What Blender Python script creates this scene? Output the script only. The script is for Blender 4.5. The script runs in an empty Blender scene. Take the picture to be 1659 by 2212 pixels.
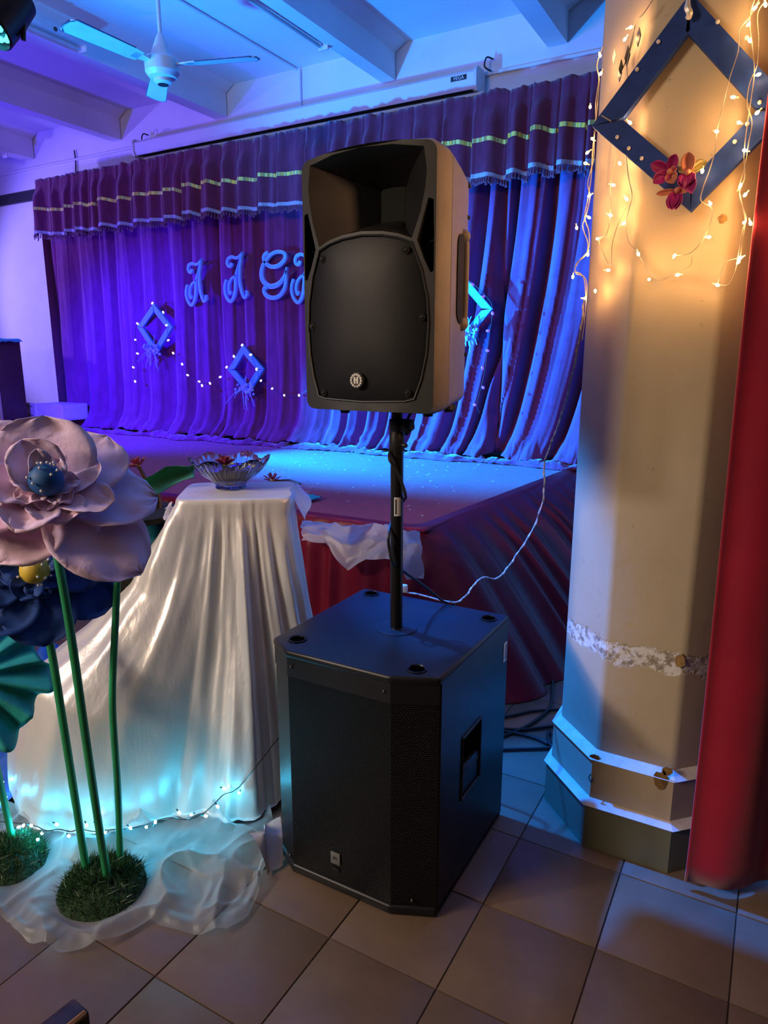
import bpy, bmesh, math, random
import numpy as np
from mathutils import Vector, Matrix, noise

# ------------------------------------------------------------------ camera, world, lights, exposure
S = bpy.context.scene
COL = S.collection
W, H = 1659, 2212
FPX, CX, CY = 1500.0, 829.5, 1106.0
CAMZ = 1.44
PITCH = math.atan(336 / 1500.0)
YAW = math.radians(29.5)

cam_d = bpy.data.cameras.new('camera')
cam_d.sensor_fit = 'VERTICAL'
cam_d.sensor_height = 36.0
cam_d.lens = 36.0 * FPX / H
cam_d.clip_start = 0.05
cam = bpy.data.objects.new('camera', cam_d)
COL.objects.link(cam)
cam.location = (0, 0, CAMZ)
cam.rotation_euler = (math.pi / 2 - PITCH, 0, YAW)
S.camera = cam

S.view_settings.view_transform = 'Standard'
S.view_settings.look = 'None'
S.view_settings.exposure = 0.0
S.view_settings.gamma = 1.0
S.view_settings.use_curve_mapping = False

wd = bpy.data.worlds.new('hall_dark')
S.world = wd
wd.use_nodes = True
wd.node_tree.nodes['Background'].inputs[0].default_value = (0.9, 0.85, 0.95, 1)
wd.node_tree.nodes['Background'].inputs[1].default_value = 0.012

def lamp(name, kind, loc, power, color, aim=None, size=0.1, angle=90, blend=0.5):
    d = bpy.data.lights.new(name, kind)
    d.energy = power
    d.color = color
    if kind == 'SPOT':
        d.spot_size = math.radians(angle)
        d.spot_blend = blend
        d.shadow_soft_size = size
    elif kind == 'AREA':
        d.shape = 'RECTANGLE'
        d.size, d.size_y = size if isinstance(size, tuple) else (size, size)
    else:
        d.shadow_soft_size = size
    o = bpy.data.objects.new(name, d)
    COL.objects.link(o)
    o.location = loc
    if aim is not None:
        o.rotation_euler = (Vector(aim) - Vector(loc)).to_track_quat('-Z', 'Y').to_euler()
    return o

# stage wash lights standing left of the frame, the hall's own dim light behind the camera, and added fill spots
lamp('azure_wash', 'SPOT', (-5.0, 2.75, 1.75), 7500, (0.0, 0.27, 1.0), aim=(-1.5, 5.1, 1.1), size=0.06, angle=50, blend=0.8)
lamp('azure_floor_par', 'SPOT', (-4.3, 3.85, 1.15), 1500, (0.0, 0.30, 1.0), aim=(-2.0, 5.2, 0.95), size=0.06, angle=70, blend=0.7)
lamp('ultramarine_wash', 'SPOT', (-5.9, 3.0, 1.85), 1350, (0.022, 0.005, 1.0), aim=(-5.5, 5.1, 0.95), size=0.08, angle=98, blend=0.8)
lamp('wall_wash', 'SPOT', (-8.9, 3.3, 2.3), 450, (0.25, 0.20, 1.0), aim=(-7.0, 5.2, 2.0), size=0.08, angle=80, blend=0.6)
lamp('violet_ceiling_fill', 'SPOT', (-7.6, 1.6, 1.5), 700, (0.07, 0.04, 1.0), aim=(-5.6, 3.8, 3.8), size=0.15, angle=100, blend=0.6)  # added fill that turns the left of the ceiling violet
lamp('azure_fan_fill', 'SPOT', (-4.4, 1.7, 1.1), 1500, (0.0, 0.25, 1.0), aim=(-2.2, 3.8, 3.6), size=0.10, angle=84, blend=0.7)  # added to brighten the fan blades and the right of the ceiling
lamp('azure_ceiling_spot', 'SPOT', (-2.2, 1.925, 3.42), 1600, (0.0, 0.19, 1.0), aim=(-0.56, 1.97, 0.45), size=0.05, angle=18.5, blend=0.5)
lamp('hall_light', 'AREA', (-3.2, -2.2, 2.75), 92, (1.0, 0.76, 0.54), aim=(-1.1, 1.8, 0.9), size=(1.0, 0.7))
lamp('flower_fill', 'SPOT', (-3.4, -1.2, 2.7), 190, (1.0, 0.88, 0.90), aim=(-1.65, 1.25, 0.95), size=0.15, angle=38, blend=0.8)  # added fill for the lilac flower and the satin, no real hall lamp
lamp('speaker_side_fill', 'SPOT', (1.3, 0.75, 2.3), 85, (1.0, 0.50, 0.25), aim=(-0.75, 1.7, 1.68), size=0.12, angle=25, blend=0.5)  # added to turn the speaker's right side orange, no real lamp here

# ------------------------------------------------------------------ helpers
def _basis():
    fw = np.array([-math.sin(YAW) * math.cos(PITCH), math.cos(YAW) * math.cos(PITCH), -math.sin(PITCH)])
    rt = np.array([math.cos(YAW), math.sin(YAW), 0.0])
    return fw, rt, np.cross(rt, fw)
FW, RT, UP = _basis()
C0 = np.array([0, 0, CAMZ])
def ray(x, y):
    return FW * FPX + RT * (x - CX) - UP * (y - CY)
def onz(x, y, z=0.0):
    r = ray(x, y); return Vector(C0 + r * ((z - CAMZ) / r[2]))
def ony(x, y, Y):
    r = ray(x, y); return Vector(C0 + r * (Y / r[1]))
def onx(x, y, X):
    r = ray(x, y); return Vector(C0 + r * (X / r[0]))
def onp(x, y, P, N):
    r = ray(x, y); t = float(np.dot(np.array(P) - C0, N) / np.dot(r, N)); return Vector(C0 + r * t)
def hz(x, y, P):
    r = ray(x, y); t = math.hypot(P[0], P[1]) / math.hypot(r[0], r[1]); return Vector(C0 + r * t)
def atd(x, y, d):
    r = ray(x, y); return Vector(C0 + r * (d / math.hypot(r[0], r[1])))

def fbm(x, y=0, z=0, o=3):
    return noise.fractal(Vector((x, y, z)), 1.0, 2.0, o)

def lerp(a, b, t): return a + (b - a) * t
def interp(x, xs, ys): return float(np.interp(x, xs, ys))
def sstep(a, b, x):
    t = min(1, max(0, (x - a) / (b - a))); return t * t * (3 - 2 * t)

def smooth_path(pts, n=6):
    P = [Vector(p) for p in pts]
    if len(P) < 3: return P
    out = []
    for i in range(len(P) - 1):
        p0 = P[i - 1] if i else P[0] * 2 - P[1]
        p1, p2 = P[i], P[i + 1]
        p3 = P[i + 2] if i + 2 < len(P) else P[-1] * 2 - P[-2]
        for k in range(n):
            t = k / n
            out.append(0.5 * ((2 * p1) + (p2 - p0) * t + (2 * p0 - 5 * p1 + 4 * p2 - p3) * t * t + (3 * p1 - p0 - 3 * p2 + p3) * t ** 3))
    out.append(P[-1])
    return out

class MB:
    def __init__(s): s.V = []; s.F = []
    def add(s, V, F):
        b = len(s.V); s.V += [tuple(v) for v in V]; s.F += [tuple(b + i for i in f) for f in F]; return s
    def box(s, c, size, X=(1, 0, 0), Y=(0, 1, 0), bevel=0.0):
        X = Vector(X).normalized(); Y = Vector(Y).normalized(); Z = X.cross(Y); c = Vector(c)
        hx, hy, hzz = size[0] / 2, size[1] / 2, size[2] / 2
        if bevel <= 0:
            V = [c + X * (sx * hx) + Y * (sy * hy) + Z * (sz * hzz) for sz in (-1, 1) for sy in (-1, 1) for sx in (-1, 1)]
            return s.add(V, [(0, 2, 3, 1), (4, 5, 7, 6), (0, 1, 5, 4), (2, 6, 7, 3), (0, 4, 6, 2), (1, 3, 7, 5)])
        bm = bmesh.new(); bmesh.ops.create_cube(bm, size=1.0)
        for v in bm.verts: v.co = Vector((v.co.x * size[0], v.co.y * size[1], v.co.z * size[2]))
        bmesh.ops.bevel(bm, geom=bm.edges[:], offset=bevel, segments=2, affect='EDGES', profile=0.5)
        bm.verts.index_update()
        V = [c + X * v.co.x + Y * v.co.y + Z * v.co.z for v in bm.verts]
        F = [[v.index for v in f.verts] for f in bm.faces]
        bm.free(); return s.add(V, F)
    def tube(s, path, r, n=8, cap=True):
        P = [Vector(p) for p in path]; m = len(P)
        R = r if isinstance(r, (list, tuple)) else [r] * m
        T = [(P[min(i + 1, m - 1)] - P[max(i - 1, 0)]).normalized() for i in range(m)]
        a = Vector((0, 0, 1)) if abs(T[0].z) < 0.9 else Vector((1, 0, 0))
        N = (a - T[0] * a.dot(T[0])).normalized()
        V = []; F = []
        for i in range(m):
            N = (N - T[i] * N.dot(T[i]))
            N = N.normalized() if N.length > 1e-6 else T[i].orthogonal().normalized()
            B = T[i].cross(N)
            for k in range(n):
                an = 2 * math.pi * k / n
                V.append(P[i] + (N * math.cos(an) + B * math.sin(an)) * R[i])
        for i in range(m - 1):
            for k in range(n):
                k2 = (k + 1) % n
                F.append((i * n + k, i * n + k2, (i + 1) * n + k2, (i + 1) * n + k))
        if cap:
            F.append(tuple(range(n))[::-1]); F.append(tuple((m - 1) * n + k for k in range(n)))
        return s.add(V, F)
    def lathe(s, c, prof, n=24, axis=(0, 0, 1), fn=None):
        c = Vector(c); Z = Vector(axis).normalized(); X = Z.orthogonal().normalized(); Y = Z.cross(X)
        V = []; F = []; m = len(prof)
        for r, z in prof:
            for k in range(n):
                an = 2 * math.pi * k / n
                rr, zz = (r, z) if fn is None else fn(r, z, an)
                V.append(c + (X * math.cos(an) + Y * math.sin(an)) * rr + Z * zz)
        for i in range(m - 1):
            for k in range(n):
                k2 = (k + 1) % n
                F.append((i * n + k, i * n + k2, (i + 1) * n + k2, (i + 1) * n + k))
        if prof[0][0] > 1e-4: F.append(tuple(range(n))[::-1])
        if prof[-1][0] > 1e-4: F.append(tuple((m - 1) * n + k for k in range(n)))
        return s.add(V, F)
    def ball(s, c, r, n=10, sc=(1, 1, 1), axis=(0, 0, 1)):
        prof = [(max(1e-5, r * math.sin(math.pi * i / (n // 2 + 1))), -r * math.cos(math.pi * i / (n // 2 + 1)) * sc[2]) for i in range(n // 2 + 2)]
        return s.lathe(c, prof, n, axis)
    def prism(s, poly, depth, z0=0.0, O=(0, 0, 0), X=(1, 0, 0), Y=(0, 1, 0)):
        O = Vector(O); X = Vector(X); Y = Vector(Y); Z = X.cross(Y).normalized(); n = len(poly)
        V = [O + X * p[0] + Y * p[1] + Z * z0 for p in poly] + [O + X * p[0] + Y * p[1] + Z * (z0 + depth) for p in poly]
        F = [tuple(range(n))[::-1], tuple(range(n, 2 * n))] + [(i, (i + 1) % n, n + (i + 1) % n, n + i) for i in range(n)]
        return s.add(V, F)
    def grid(s, fn, nu, nv, wrap=False):
        V = [fn(i / nu, j / nv) for j in range(nv + 1) for i in range(nu + (0 if wrap else 1))]
        w = nu + (0 if wrap else 1)
        F = []
        for j in range(nv):
            for i in range(nu):
                i2 = (i + 1) % w
                F.append((j * w + i, j * w + i2, (j + 1) * w + i2, (j + 1) * w + i))
        return s.add(V, F)
    def band(s, path, widths, N, t):
        """flat ribbon of thickness t following a path, lying in the plane with normal N"""
        P = [Vector(p) for p in path]; N = Vector(N).normalized(); m = len(P); V = []; F = []
        for i in range(m):
            T = (P[min(i + 1, m - 1)] - P[max(i - 1, 0)]).normalized(); B = N.cross(T).normalized()
            w = widths[i] / 2
            V += [P[i] - B * w, P[i] + B * w, P[i] + B * w + N * t, P[i] - B * w + N * t]
        for i in range(m - 1):
            for k in range(4):
                k2 = (k + 1) % 4
                F.append((i * 4 + k, i * 4 + k2, i * 4 + 4 + k2, i * 4 + 4 + k))
        F += [(3, 2, 1, 0), tuple((m - 1) * 4 + k for k in range(4))]
        return s.add(V, F)

ORG = {}
def mk(name, mb, m, parent=None, smooth=True, angle=40, solid=0.0):
    V, F = mb.V, mb.F
    if parent is None:
        A = np.array(V); org = Vector(((A[:, 0].min() + A[:, 0].max()) / 2, (A[:, 1].min() + A[:, 1].max()) / 2, A[:, 2].min()))
    else:
        org = ORG[parent.name]
    me = bpy.data.meshes.new(name)
    me.from_pydata([(v[0] - org.x, v[1] - org.y, v[2] - org.z) for v in V], [], F)
    me.validate()
    bm = bmesh.new(); bm.from_mesh(me); bmesh.ops.recalc_face_normals(bm, faces=bm.faces[:]); bm.to_mesh(me); bm.free()
    if smooth:
        me.shade_smooth(); me.set_sharp_from_angle(angle=math.radians(angle))
    for x in (m if isinstance(m, (list, tuple)) else [m]): me.materials.append(x)
    o = bpy.data.objects.new(name, me); COL.objects.link(o)
    if parent is None: o.location = org
    else: o.parent = parent
    ORG[o.name] = org
    if solid:
        md = o.modifiers.new('thickness', 'SOLIDIFY'); md.thickness = solid; md.offset = 0
    return o
def thing(name, label, cat, loc, group=None):
    o = bpy.data.objects.new(name, None); COL.objects.link(o); o.location = loc; o.empty_display_size = 0.1
    ORG[o.name] = Vector(loc); o['label'] = label; o['category'] = cat
    if group: o['group'] = group
    return o
def tag(o, label, cat, group=None):
    o['label'] = label; o['category'] = cat
    if group: o['group'] = group
    return o
def struct(o): o['kind'] = 'structure'; return o
def stuff(o): o['kind'] = 'stuff'; return o

def text_geo(body, size, O, X, Y, depth=0.0005):
    cu = bpy.data.curves.new('txt', 'FONT'); cu.body = body; cu.size = size; cu.align_x = 'CENTER'; cu.align_y = 'CENTER'; cu.resolution_u = 3
    to = bpy.data.objects.new('txt', cu); COL.objects.link(to)
    me = bpy.data.meshes.new_from_object(to.evaluated_get(bpy.context.evaluated_depsgraph_get()))
    O = Vector(O); X = Vector(X).normalized(); Y = Vector(Y).normalized(); Z = X.cross(Y)
    V = [O + X * v.co.x + Y * v.co.y + Z * depth for v in me.vertices]; F = [tuple(p.vertices) for p in me.polygons]
    bpy.data.objects.remove(to); bpy.data.curves.remove(cu); bpy.data.meshes.remove(me)
    return MB().add(V, F)

# ------------------------------------------------------------------ materials
class NT:
    def __init__(s, name):
        s.m = bpy.data.materials.new(name); s.m.use_nodes = True; s.t = s.m.node_tree; s.n = s.t.nodes
        s.b = s.n['Principled BSDF']; s.out = s.n['Material Output']
    def node(s, k, **kw):
        x = s.n.new(k)
        for a, v in kw.items(): setattr(x, a, v)
        return x
    def ln(s, a, b): s.t.links.new(a, b)
    def val(s, node, i, v):
        if hasattr(v, 'default_value') or hasattr(v, 'is_output'): s.ln(v, node.inputs[i])
        else: node.inputs[i].default_value = v
    def math(s, op, a, b=0.0, c=None):
        x = s.node('ShaderNodeMath', operation=op); s.val(x, 0, a); s.val(x, 1, b)
        if c is not None: s.val(x, 2, c)
        return x.outputs[0]
    def coord(s, k='Object'): return s.node('ShaderNodeTexCoord').outputs[k]
    def mapping(s, v, scale=(1, 1, 1)):
        x = s.node('ShaderNodeMapping'); s.ln(v, x.inputs[0]); x.inputs[3].default_value = scale; return x.outputs[0]
    def noise(s, v, scale, detail=3, rough=0.55):
        x = s.node('ShaderNodeTexNoise'); s.ln(v, x.inputs['Vector']); x.inputs['Scale'].default_value = scale
        x.inputs['Detail'].default_value = detail; x.inputs['Roughness'].default_value = rough; return x.outputs['Fac']
    def ramp(s, f, stops):
        x = s.node('ShaderNodeValToRGB'); s.ln(f, x.inputs[0]); e = x.color_ramp.elements
        while len(e) < len(stops): e.new(0.5)
        for k, (p, c) in enumerate(stops): e[k].position = p; e[k].color = (*c, 1) if len(c) == 3 else c
        return x.outputs[0]
    def mix(s, f, a, b):
        x = s.node('ShaderNodeMix', data_type='RGBA'); s.val(x, 0, f)
        for i, v in ((6, a), (7, b)):
            if isinstance(v, tuple): x.inputs[i].default_value = (*v, 1) if len(v) == 3 else v
            else: s.ln(v, x.inputs[i])
        return x.outputs[2]
    def bump(s, h, strength=0.3, dist=0.01):
        x = s.node('ShaderNodeBump'); s.ln(h, x.inputs['Height']); x.inputs['Strength'].default_value = strength; x.inputs['Distance'].default_value = dist
        s.ln(x.outputs[0], s.b.inputs['Normal']); return x.outputs[0]
    def set(s, **kw):
        for k, v in kw.items():
            i = s.b.inputs[k]
            if isinstance(v, (int, float)): i.default_value = v
            elif isinstance(v, tuple): i.default_value = (*v, 1) if len(v) == 3 else v
            else: s.ln(v, i)
        return s

def pm(name, base, rough=0.5, metal=0.0, var=0.15, vscale=8.0, bump=0.0, bscale=60.0, bdist=0.004, stretch=(1, 1, 1), spec=0.5, sheen=0.0, **kw):
    n = NT(name); v = n.mapping(n.coord(), stretch); f = n.noise(v, vscale)
    lo = tuple(max(0, c * (1 - var)) for c in base); hi = tuple(min(1, c * (1 + var)) for c in base)
    n.set(**{'Base Color': n.ramp(f, [(0.3, lo), (0.7, hi)]), 'Roughness': rough, 'Metallic': metal, 'Specular IOR Level': spec})
    if sheen: n.set(**{'Sheen Weight': sheen})
    if bump: n.bump(n.noise(v, bscale, 4), bump, bdist)
    if kw: n.set(**kw)
    return n.m
def emit(name, color, strength):
    n = NT(name); n.set(**{'Base Color': color, 'Emission Color': color, 'Emission Strength': strength}); return n.m

def grille_mat(name, pitch, hole=0.36, base=(0.028, 0.028, 0.03), dark=(0.002, 0.002, 0.002), rough=0.45):
    n = NT(name); v = n.coord()
    sep = n.node('ShaderNodeSeparateXYZ'); n.ln(v, sep.inputs[0])
    x = n.math('ADD', n.math('DIVIDE', sep.outputs[0], pitch), 500.0); z = n.math('ADD', n.math('DIVIDE', sep.outputs[2], pitch), 500.0)
    def lat(ox, oz):
        fx = n.math('SUBTRACT', n.math('MODULO', n.math('ADD', x, ox), 1.0), 0.5)
        fz = n.math('SUBTRACT', n.math('MODULO', n.math('ADD', z, oz), 1.732), 0.866)
        return n.math('SQRT', n.math('ADD', n.math('MULTIPLY', fx, fx), n.math('MULTIPLY', fz, fz)))
    d = n.math('MINIMUM', lat(0, 0), lat(0.5, 0.866))
    h = n.ramp(d, [(hole, (0, 0, 0)), (hole + 0.06, (1, 1, 1))])
    n.set(**{'Base Color': n.mix(h, dark, base), 'Roughness': rough, 'Metallic': 0.2, 'Specular IOR Level': 0.35})
    n.bump(h, 0.6, 0.002)
    return n.m

M = {}
M['wall'] = pm('wall_paint', (0.72, 0.70, 0.70), 0.75, var=0.05, vscale=2.5, bump=0.06, bscale=40)
M['ceiling'] = pm('ceiling_paint', (0.74, 0.72, 0.70), 0.8, var=0.06, vscale=1.5)
M['black_trim'] = pm('black_trim', (0.012, 0.012, 0.016), 0.5)
M['grout'] = pm('grout', (0.09, 0.065, 0.045), 0.9, var=0.3, vscale=20)
def tile_mat():
    n = NT('floor_tile'); v = n.coord('Object'); oi = n.node('ShaderNodeObjectInfo').outputs['Random']
    add = n.node('ShaderNodeVectorMath', operation='ADD'); n.ln(v, add.inputs[0])
    sc = n.node('ShaderNodeVectorMath', operation='SCALE'); sc.inputs[0].default_value = (13, 7, 3); n.ln(oi, sc.inputs[3]); n.ln(sc.outputs[0], add.inputs[1])
    f = n.noise(add.outputs[0], 9, 5, 0.6); c = n.ramp(f, [(0.3, (0.145, 0.096, 0.06)), (0.7, (0.19, 0.125, 0.08))])
    n.set(**{'Base Color': n.mix(n.math('MULTIPLY', oi, 0.35), c, (0.17, 0.118, 0.08)), 'Roughness': n.ramp(n.noise(add.outputs[0], 30), [(0.3, (0.34,) * 3), (0.8, (0.5,) * 3)])})
    n.bump(n.noise(add.outputs[0], 60, 3), 0.05, 0.003); return n.m
M['tile'] = tile_mat()
M['velvet'] = pm('stage_velvet', (0.21, 0.03, 0.12), 0.85, var=0.14, vscale=14, bump=0.25, bscale=90, stretch=(1, 1, 0.5), sheen=0.35, spec=0.2)
M['valance'] = pm('valance_velvet', (0.15, 0.02, 0.05), 0.85, var=0.12, vscale=14, bump=0.2, bscale=90, sheen=0.3, spec=0.2)
M['fringe_band'] = pm('silver_braid', (0.34, 0.32, 0.36), 0.6, var=0.3, vscale=120)
M['tassel'] = pm('tassel_thread', (0.13, 0.03, 0.06), 0.8)
def gold_mat():
    n = NT('gold_sequin_ribbon'); v = n.mapping(n.coord(), (1, 0, 0)); f = n.noise(v, 24, 2)
    n.set(**{'Base Color': n.ramp(f, [(0.40, (0.98, 0.72, 0.06)), (0.48, (0.30, 0.22, 0.06)), (0.54, (0.80, 0.95, 0.25)), (0.62, (0.98, 0.75, 0.08))]), 'Roughness': 0.45, 'Metallic': 0.1}); return n.m
M['gold'] = gold_mat()
M['carpet'] = pm('red_carpet', (0.36, 0.018, 0.10), 0.95, var=0.35, vscale=35, bump=0.7, bscale=160, bdist=0.01, stretch=(1, 2.5, 1), sheen=0.3, spec=0.1)
M['stage'] = pm('stage_wood', (0.10, 0.05, 0.04), 0.7)
M['skirt'] = pm('maroon_satin', (0.19, 0.008, 0.022), 0.42, var=0.2, vscale=6, bump=0.1, bscale=30, spec=0.3)
M['red_drape'] = pm('red_drape', (0.40, 0.002, 0.026), 0.65, var=0.12, vscale=6, sheen=0.3)
M['black_plastic'] = pm('black_textured_plastic', (0.009, 0.009, 0.0095), 0.5, var=0.25, vscale=12, bump=0.12, bscale=420, bdist=0.001)
M['spk_side_lit'] = pm('lit_black_plastic', (0.22, 0.19, 0.165), 0.5, var=0.15, vscale=9, bump=0.15, bscale=380, bdist=0.001)  # black plastic made paler, the warm light on the side is in its colour
M['sub_paint'] = pm('black_duraflex_paint', (0.009, 0.009, 0.011), 0.42, var=0.3, vscale=6, bump=0.1, bscale=500, bdist=0.0008)
M['grille_small'] = grille_mat('speaker_grille', 0.0042, base=(0.013, 0.013, 0.014))
M['grille_big'] = grille_mat('subwoofer_grille', 0.0066, base=(0.006, 0.0065, 0.007), rough=0.35)
M['void'] = pm('dark_recess', (0.004, 0.004, 0.004), 0.9)
M['metal_black'] = pm('black_steel_tube', (0.018, 0.018, 0.02), 0.35, metal=0.5)
M['screw'] = pm('screw_steel', (0.10, 0.10, 0.10), 0.3, metal=0.8)
M['white_paper'] = pm('sticker_paper', (0.72, 0.70, 0.66), 0.6, var=0.05)
M['ink'] = pm('ink', (0.02, 0.02, 0.02), 0.7)
M['badge'] = pm('silver_badge', (0.66, 0.63, 0.56), 0.4, metal=0.2)
M['badge_dim'] = pm('grey_badge', (0.16, 0.16, 0.15), 0.5)
def pillar_mat():
    n = NT('pillar_paint'); v = n.coord(); sep = n.node('ShaderNodeSeparateXYZ'); n.ln(v, sep.inputs[0]); z = sep.outputs[2]
    base = n.ramp(n.noise(v, 3, 4), [(0.3, (0.52, 0.41, 0.26)), (0.7, (0.61, 0.49, 0.32))])
    base = n.mix(n.ramp(n.noise(v, 30, 4, 0.7), [(0.66, (0, 0, 0)), (0.72, (1, 1, 1))]), base, (0.42, 0.34, 0.23))
    # plaster line where the lower coat has flaked off
    wob = n.math('MULTIPLY', n.math('SUBTRACT', n.noise(v, 12, 4, 0.7), 0.5), 0.10)
    zz = n.math('ADD', z, wob)
    d = n.math('ABSOLUTE', n.math('SUBTRACT', zz, 0.618))
    band = n.ramp(d, [(0.026, (1, 1, 1)), (0.032, (0, 0, 0))])
    pl = n.ramp(n.noise(v, 42, 4, 0.7), [(0.38, (0.30, 0.25, 0.19)), (0.47, (0.50, 0.42, 0.31)), (0.53, (0.82, 0.78, 0.7)), (0.62, (0.82, 0.78, 0.7))])
    col = n.mix(band, base, pl)
    n.set(**{'Base Color': col, 'Roughness': 0.55})
    hh = n.math('ADD', n.math('MULTIPLY', band, n.math('SUBTRACT', n.noise(v, 40, 4), 1.0)), n.math('MULTIPLY', n.noise(v, 22, 4), 0.25))
    n.bump(hh, 0.5, 0.006); return n.m
M['pillar'] = pillar_mat()
M['plinth_top'] = pm('white_mortar', (0.72, 0.62, 0.54), 0.7, var=0.12, vscale=30)
M['plinth_base'] = pm('olive_skirting_tile', (0.17, 0.17, 0.105), 0.4, var=0.12, vscale=5)
M['chip'] = pm('exposed_brown_plaster', (0.30, 0.17, 0.05), 0.8, var=0.4, vscale=60, bump=0.4)
M['navy_wood'] = pm('navy_painted_wood', (0.018, 0.050, 0.24), 0.6, var=0.25, vscale=14, bump=0.15, bscale=60, spec=0.2)
M['bright_wood'] = pm('light_blue_painted_wood', (0.06, 0.36, 0.72), 0.5, var=0.1)
M['pearl'] = pm('pearl', (0.75, 0.70, 0.66), 0.25)
M['magenta'] = pm('magenta_petal', (0.42, 0.012, 0.17), 0.55, var=0.45, vscale=30)
M['peach'] = pm('peach_petal', (0.60, 0.20, 0.12), 0.55, var=0.3, vscale=30)
M['lotus'] = pm('dark_pink_lotus', (0.26, 0.03, 0.07), 0.5, var=0.3, vscale=30)
M['lotus_leaf'] = pm('olive_leaf', (0.22, 0.20, 0.06), 0.5, var=0.3, vscale=25)
M['wire_white'] = pm('clear_white_wire', (0.36, 0.31, 0.25), 0.4, var=0.1)
M['wire_twist'] = pm('twisted_wire', (0.42, 0.38, 0.40), 0.45, var=0.7, vscale=60)
M['wire_black'] = pm('black_cable', (0.010, 0.010, 0.011), 0.5)
M['bulb_warm'] = emit('warm_bulb', (1.0, 0.62, 0.26), 26)
M['bulb_warm_off'] = pm('unlit_bulb', (0.8, 0.7, 0.5), 0.2)
M['bulb_blue'] = emit('violet_white_bulb', (0.62, 0.52, 1.0), 3.0)
M['bulb_violet'] = emit('violet_bulb', (0.10, 0.045, 1.0), 2.6)
M['bulb_cyan'] = emit('cyan_white_bulb', (0.70, 1.0, 1.0), 10)
M['led_cyan'] = emit('cyan_led', (0.05, 0.75, 1.0), 5)
M['letter_edge'] = pm('letter_cardboard_edge', (0.42, 0.55, 0.80), 0.6, var=0.1)
M['letter_face'] = pm('letter_blue_glitter', (0.10, 0.58, 0.95), 0.55, var=0.3, vscale=90, bump=0.3, bscale=180)
M['frame_tassel'] = pm('pale_fibre_flowers', (0.30, 0.36, 0.55), 0.7, var=0.3)
M['lilac'] = pm('lilac_crepe', (0.94, 0.66, 0.83), 0.8, var=0.12, vscale=9, bump=0.35, bscale=45, bdist=0.006, stretch=(1, 1, 1), **{'Subsurface Weight': 0.0})
M['navy_petal'] = pm('navy_foam', (0.011, 0.058, 0.27), 0.75, var=0.2, vscale=8, bump=0.1, bscale=60)
M['ball_blue'] = pm('blue_foam_ball', (0.008, 0.085, 0.26), 0.6, var=0.15, vscale=20)
M['ball_yellow'] = pm('yellow_foam_ball', (0.72, 0.50, 0.05), 0.55, var=0.15, vscale=20)
M['stem'] = pm('green_paper_stem', (0.02, 0.28, 0.10), 0.5, var=0.3, vscale=10, stretch=(4, 4, 0.6))
M['leaf_green'] = pm('green_crepe_leaf', (0.17, 0.56, 0.22), 0.7, var=0.25, vscale=14, bump=0.3, bscale=30)
M['leaf_teal'] = pm('teal_crepe_leaf', (0.012, 0.32, 0.29), 0.7, var=0.2, vscale=14, bump=0.3, bscale=30)
M['moss'] = pm('artificial_moss', (0.018, 0.045, 0.014), 0.9, var=0.6, vscale=30, bump=1.0, bscale=80, bdist=0.02)
M['grass'] = pm('plastic_grass', (0.020, 0.075, 0.022), 0.4, var=0.5, vscale=50)
def satin_mat():
    n = NT('ivory_satin'); v = n.coord(); f = n.noise(v, 5, 3)
    n.set(**{'Base Color': n.ramp(f, [(0.3, (0.76, 0.71, 0.63)), (0.7, (0.84, 0.79, 0.71))]), 'Roughness': 0.36, 'Metallic': 0.25, 'Specular IOR Level': 0.6, 'Sheen Weight': 0.3})
    w = n.math('ADD', n.math('MULTIPLY', n.noise(v, 11, 3, 0.5), 1.0), n.math('MULTIPLY', n.math('ABSOLUTE', n.math('SUBTRACT', n.noise(n.mapping(v, (1, 1, 0.30)), 16, 3, 0.6), 0.5)), -1.6))
    n.bump(w, 0.11, 0.02); return n.m
M['satin'] = satin_mat()
def sheer_mat(name, col, alpha, glossy=0.25):
    n = NT(name); n.n.remove(n.b)
    tr = n.node('ShaderNodeBsdfTransparent'); tl = n.node('ShaderNodeBsdfTranslucent'); df = n.node('ShaderNodeBsdfDiffuse'); gl = n.node('ShaderNodeBsdfGlossy')
    for x in (tl, df, gl): x.inputs[0].default_value = (*col, 1)
    gl.inputs['Roughness'].default_value = 0.42
    m1 = n.node('ShaderNodeMixShader'); m1.inputs[0].default_value = 0.5; n.ln(tl.outputs[0], m1.inputs[1]); n.ln(df.outputs[0], m1.inputs[2])
    m2 = n.node('ShaderNodeMixShader'); m2.inputs[0].default_value = glossy; n.ln(m1.outputs[0], m2.inputs[1]); n.ln(gl.outputs[0], m2.inputs[2])
    m3 = n.node('ShaderNodeMixShader')
    lw = n.node('ShaderNodeLayerWeight'); lw.inputs[0].default_value = 0.5
    f = n.math('ADD', n.math('MULTIPLY', lw.outputs['Facing'], 0.6), alpha)
    n.ln(f, m3.inputs[0]); n.ln(tr.outputs[0], m3.inputs[1]); n.ln(m2.outputs[0], m3.inputs[2]); n.ln(m3.outputs[0], n.out.inputs[0]); return n.m
M['organza'] = sheer_mat('white_organza', (0.66, 0.72, 0.72), 0.24, 0.10)
M['organza_thick'] = sheer_mat('white_net', (0.80, 0.76, 0.82), 0.72, 0.06)
M['blue_cloth'] = pm('royal_blue_cloth', (0.02, 0.12, 0.52), 0.6, var=0.15)
M['cyan_cloth'] = pm('cyan_cloth', (0.02, 0.38, 0.50), 0.6, var=0.2, vscale=10)
M['fur_black'] = pm('black_fibre_pot', (0.014, 0.016, 0.015), 0.9, var=0.5, vscale=40, bump=1.0, bscale=140, bdist=0.02)
def glass_mat():
    n = NT('cut_glass'); n.set(**{'Base Color': (0.90, 0.92, 0.98), 'Roughness': 0.03, 'Transmission Weight': 1.0, 'IOR': 1.48}); return n.m
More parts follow.
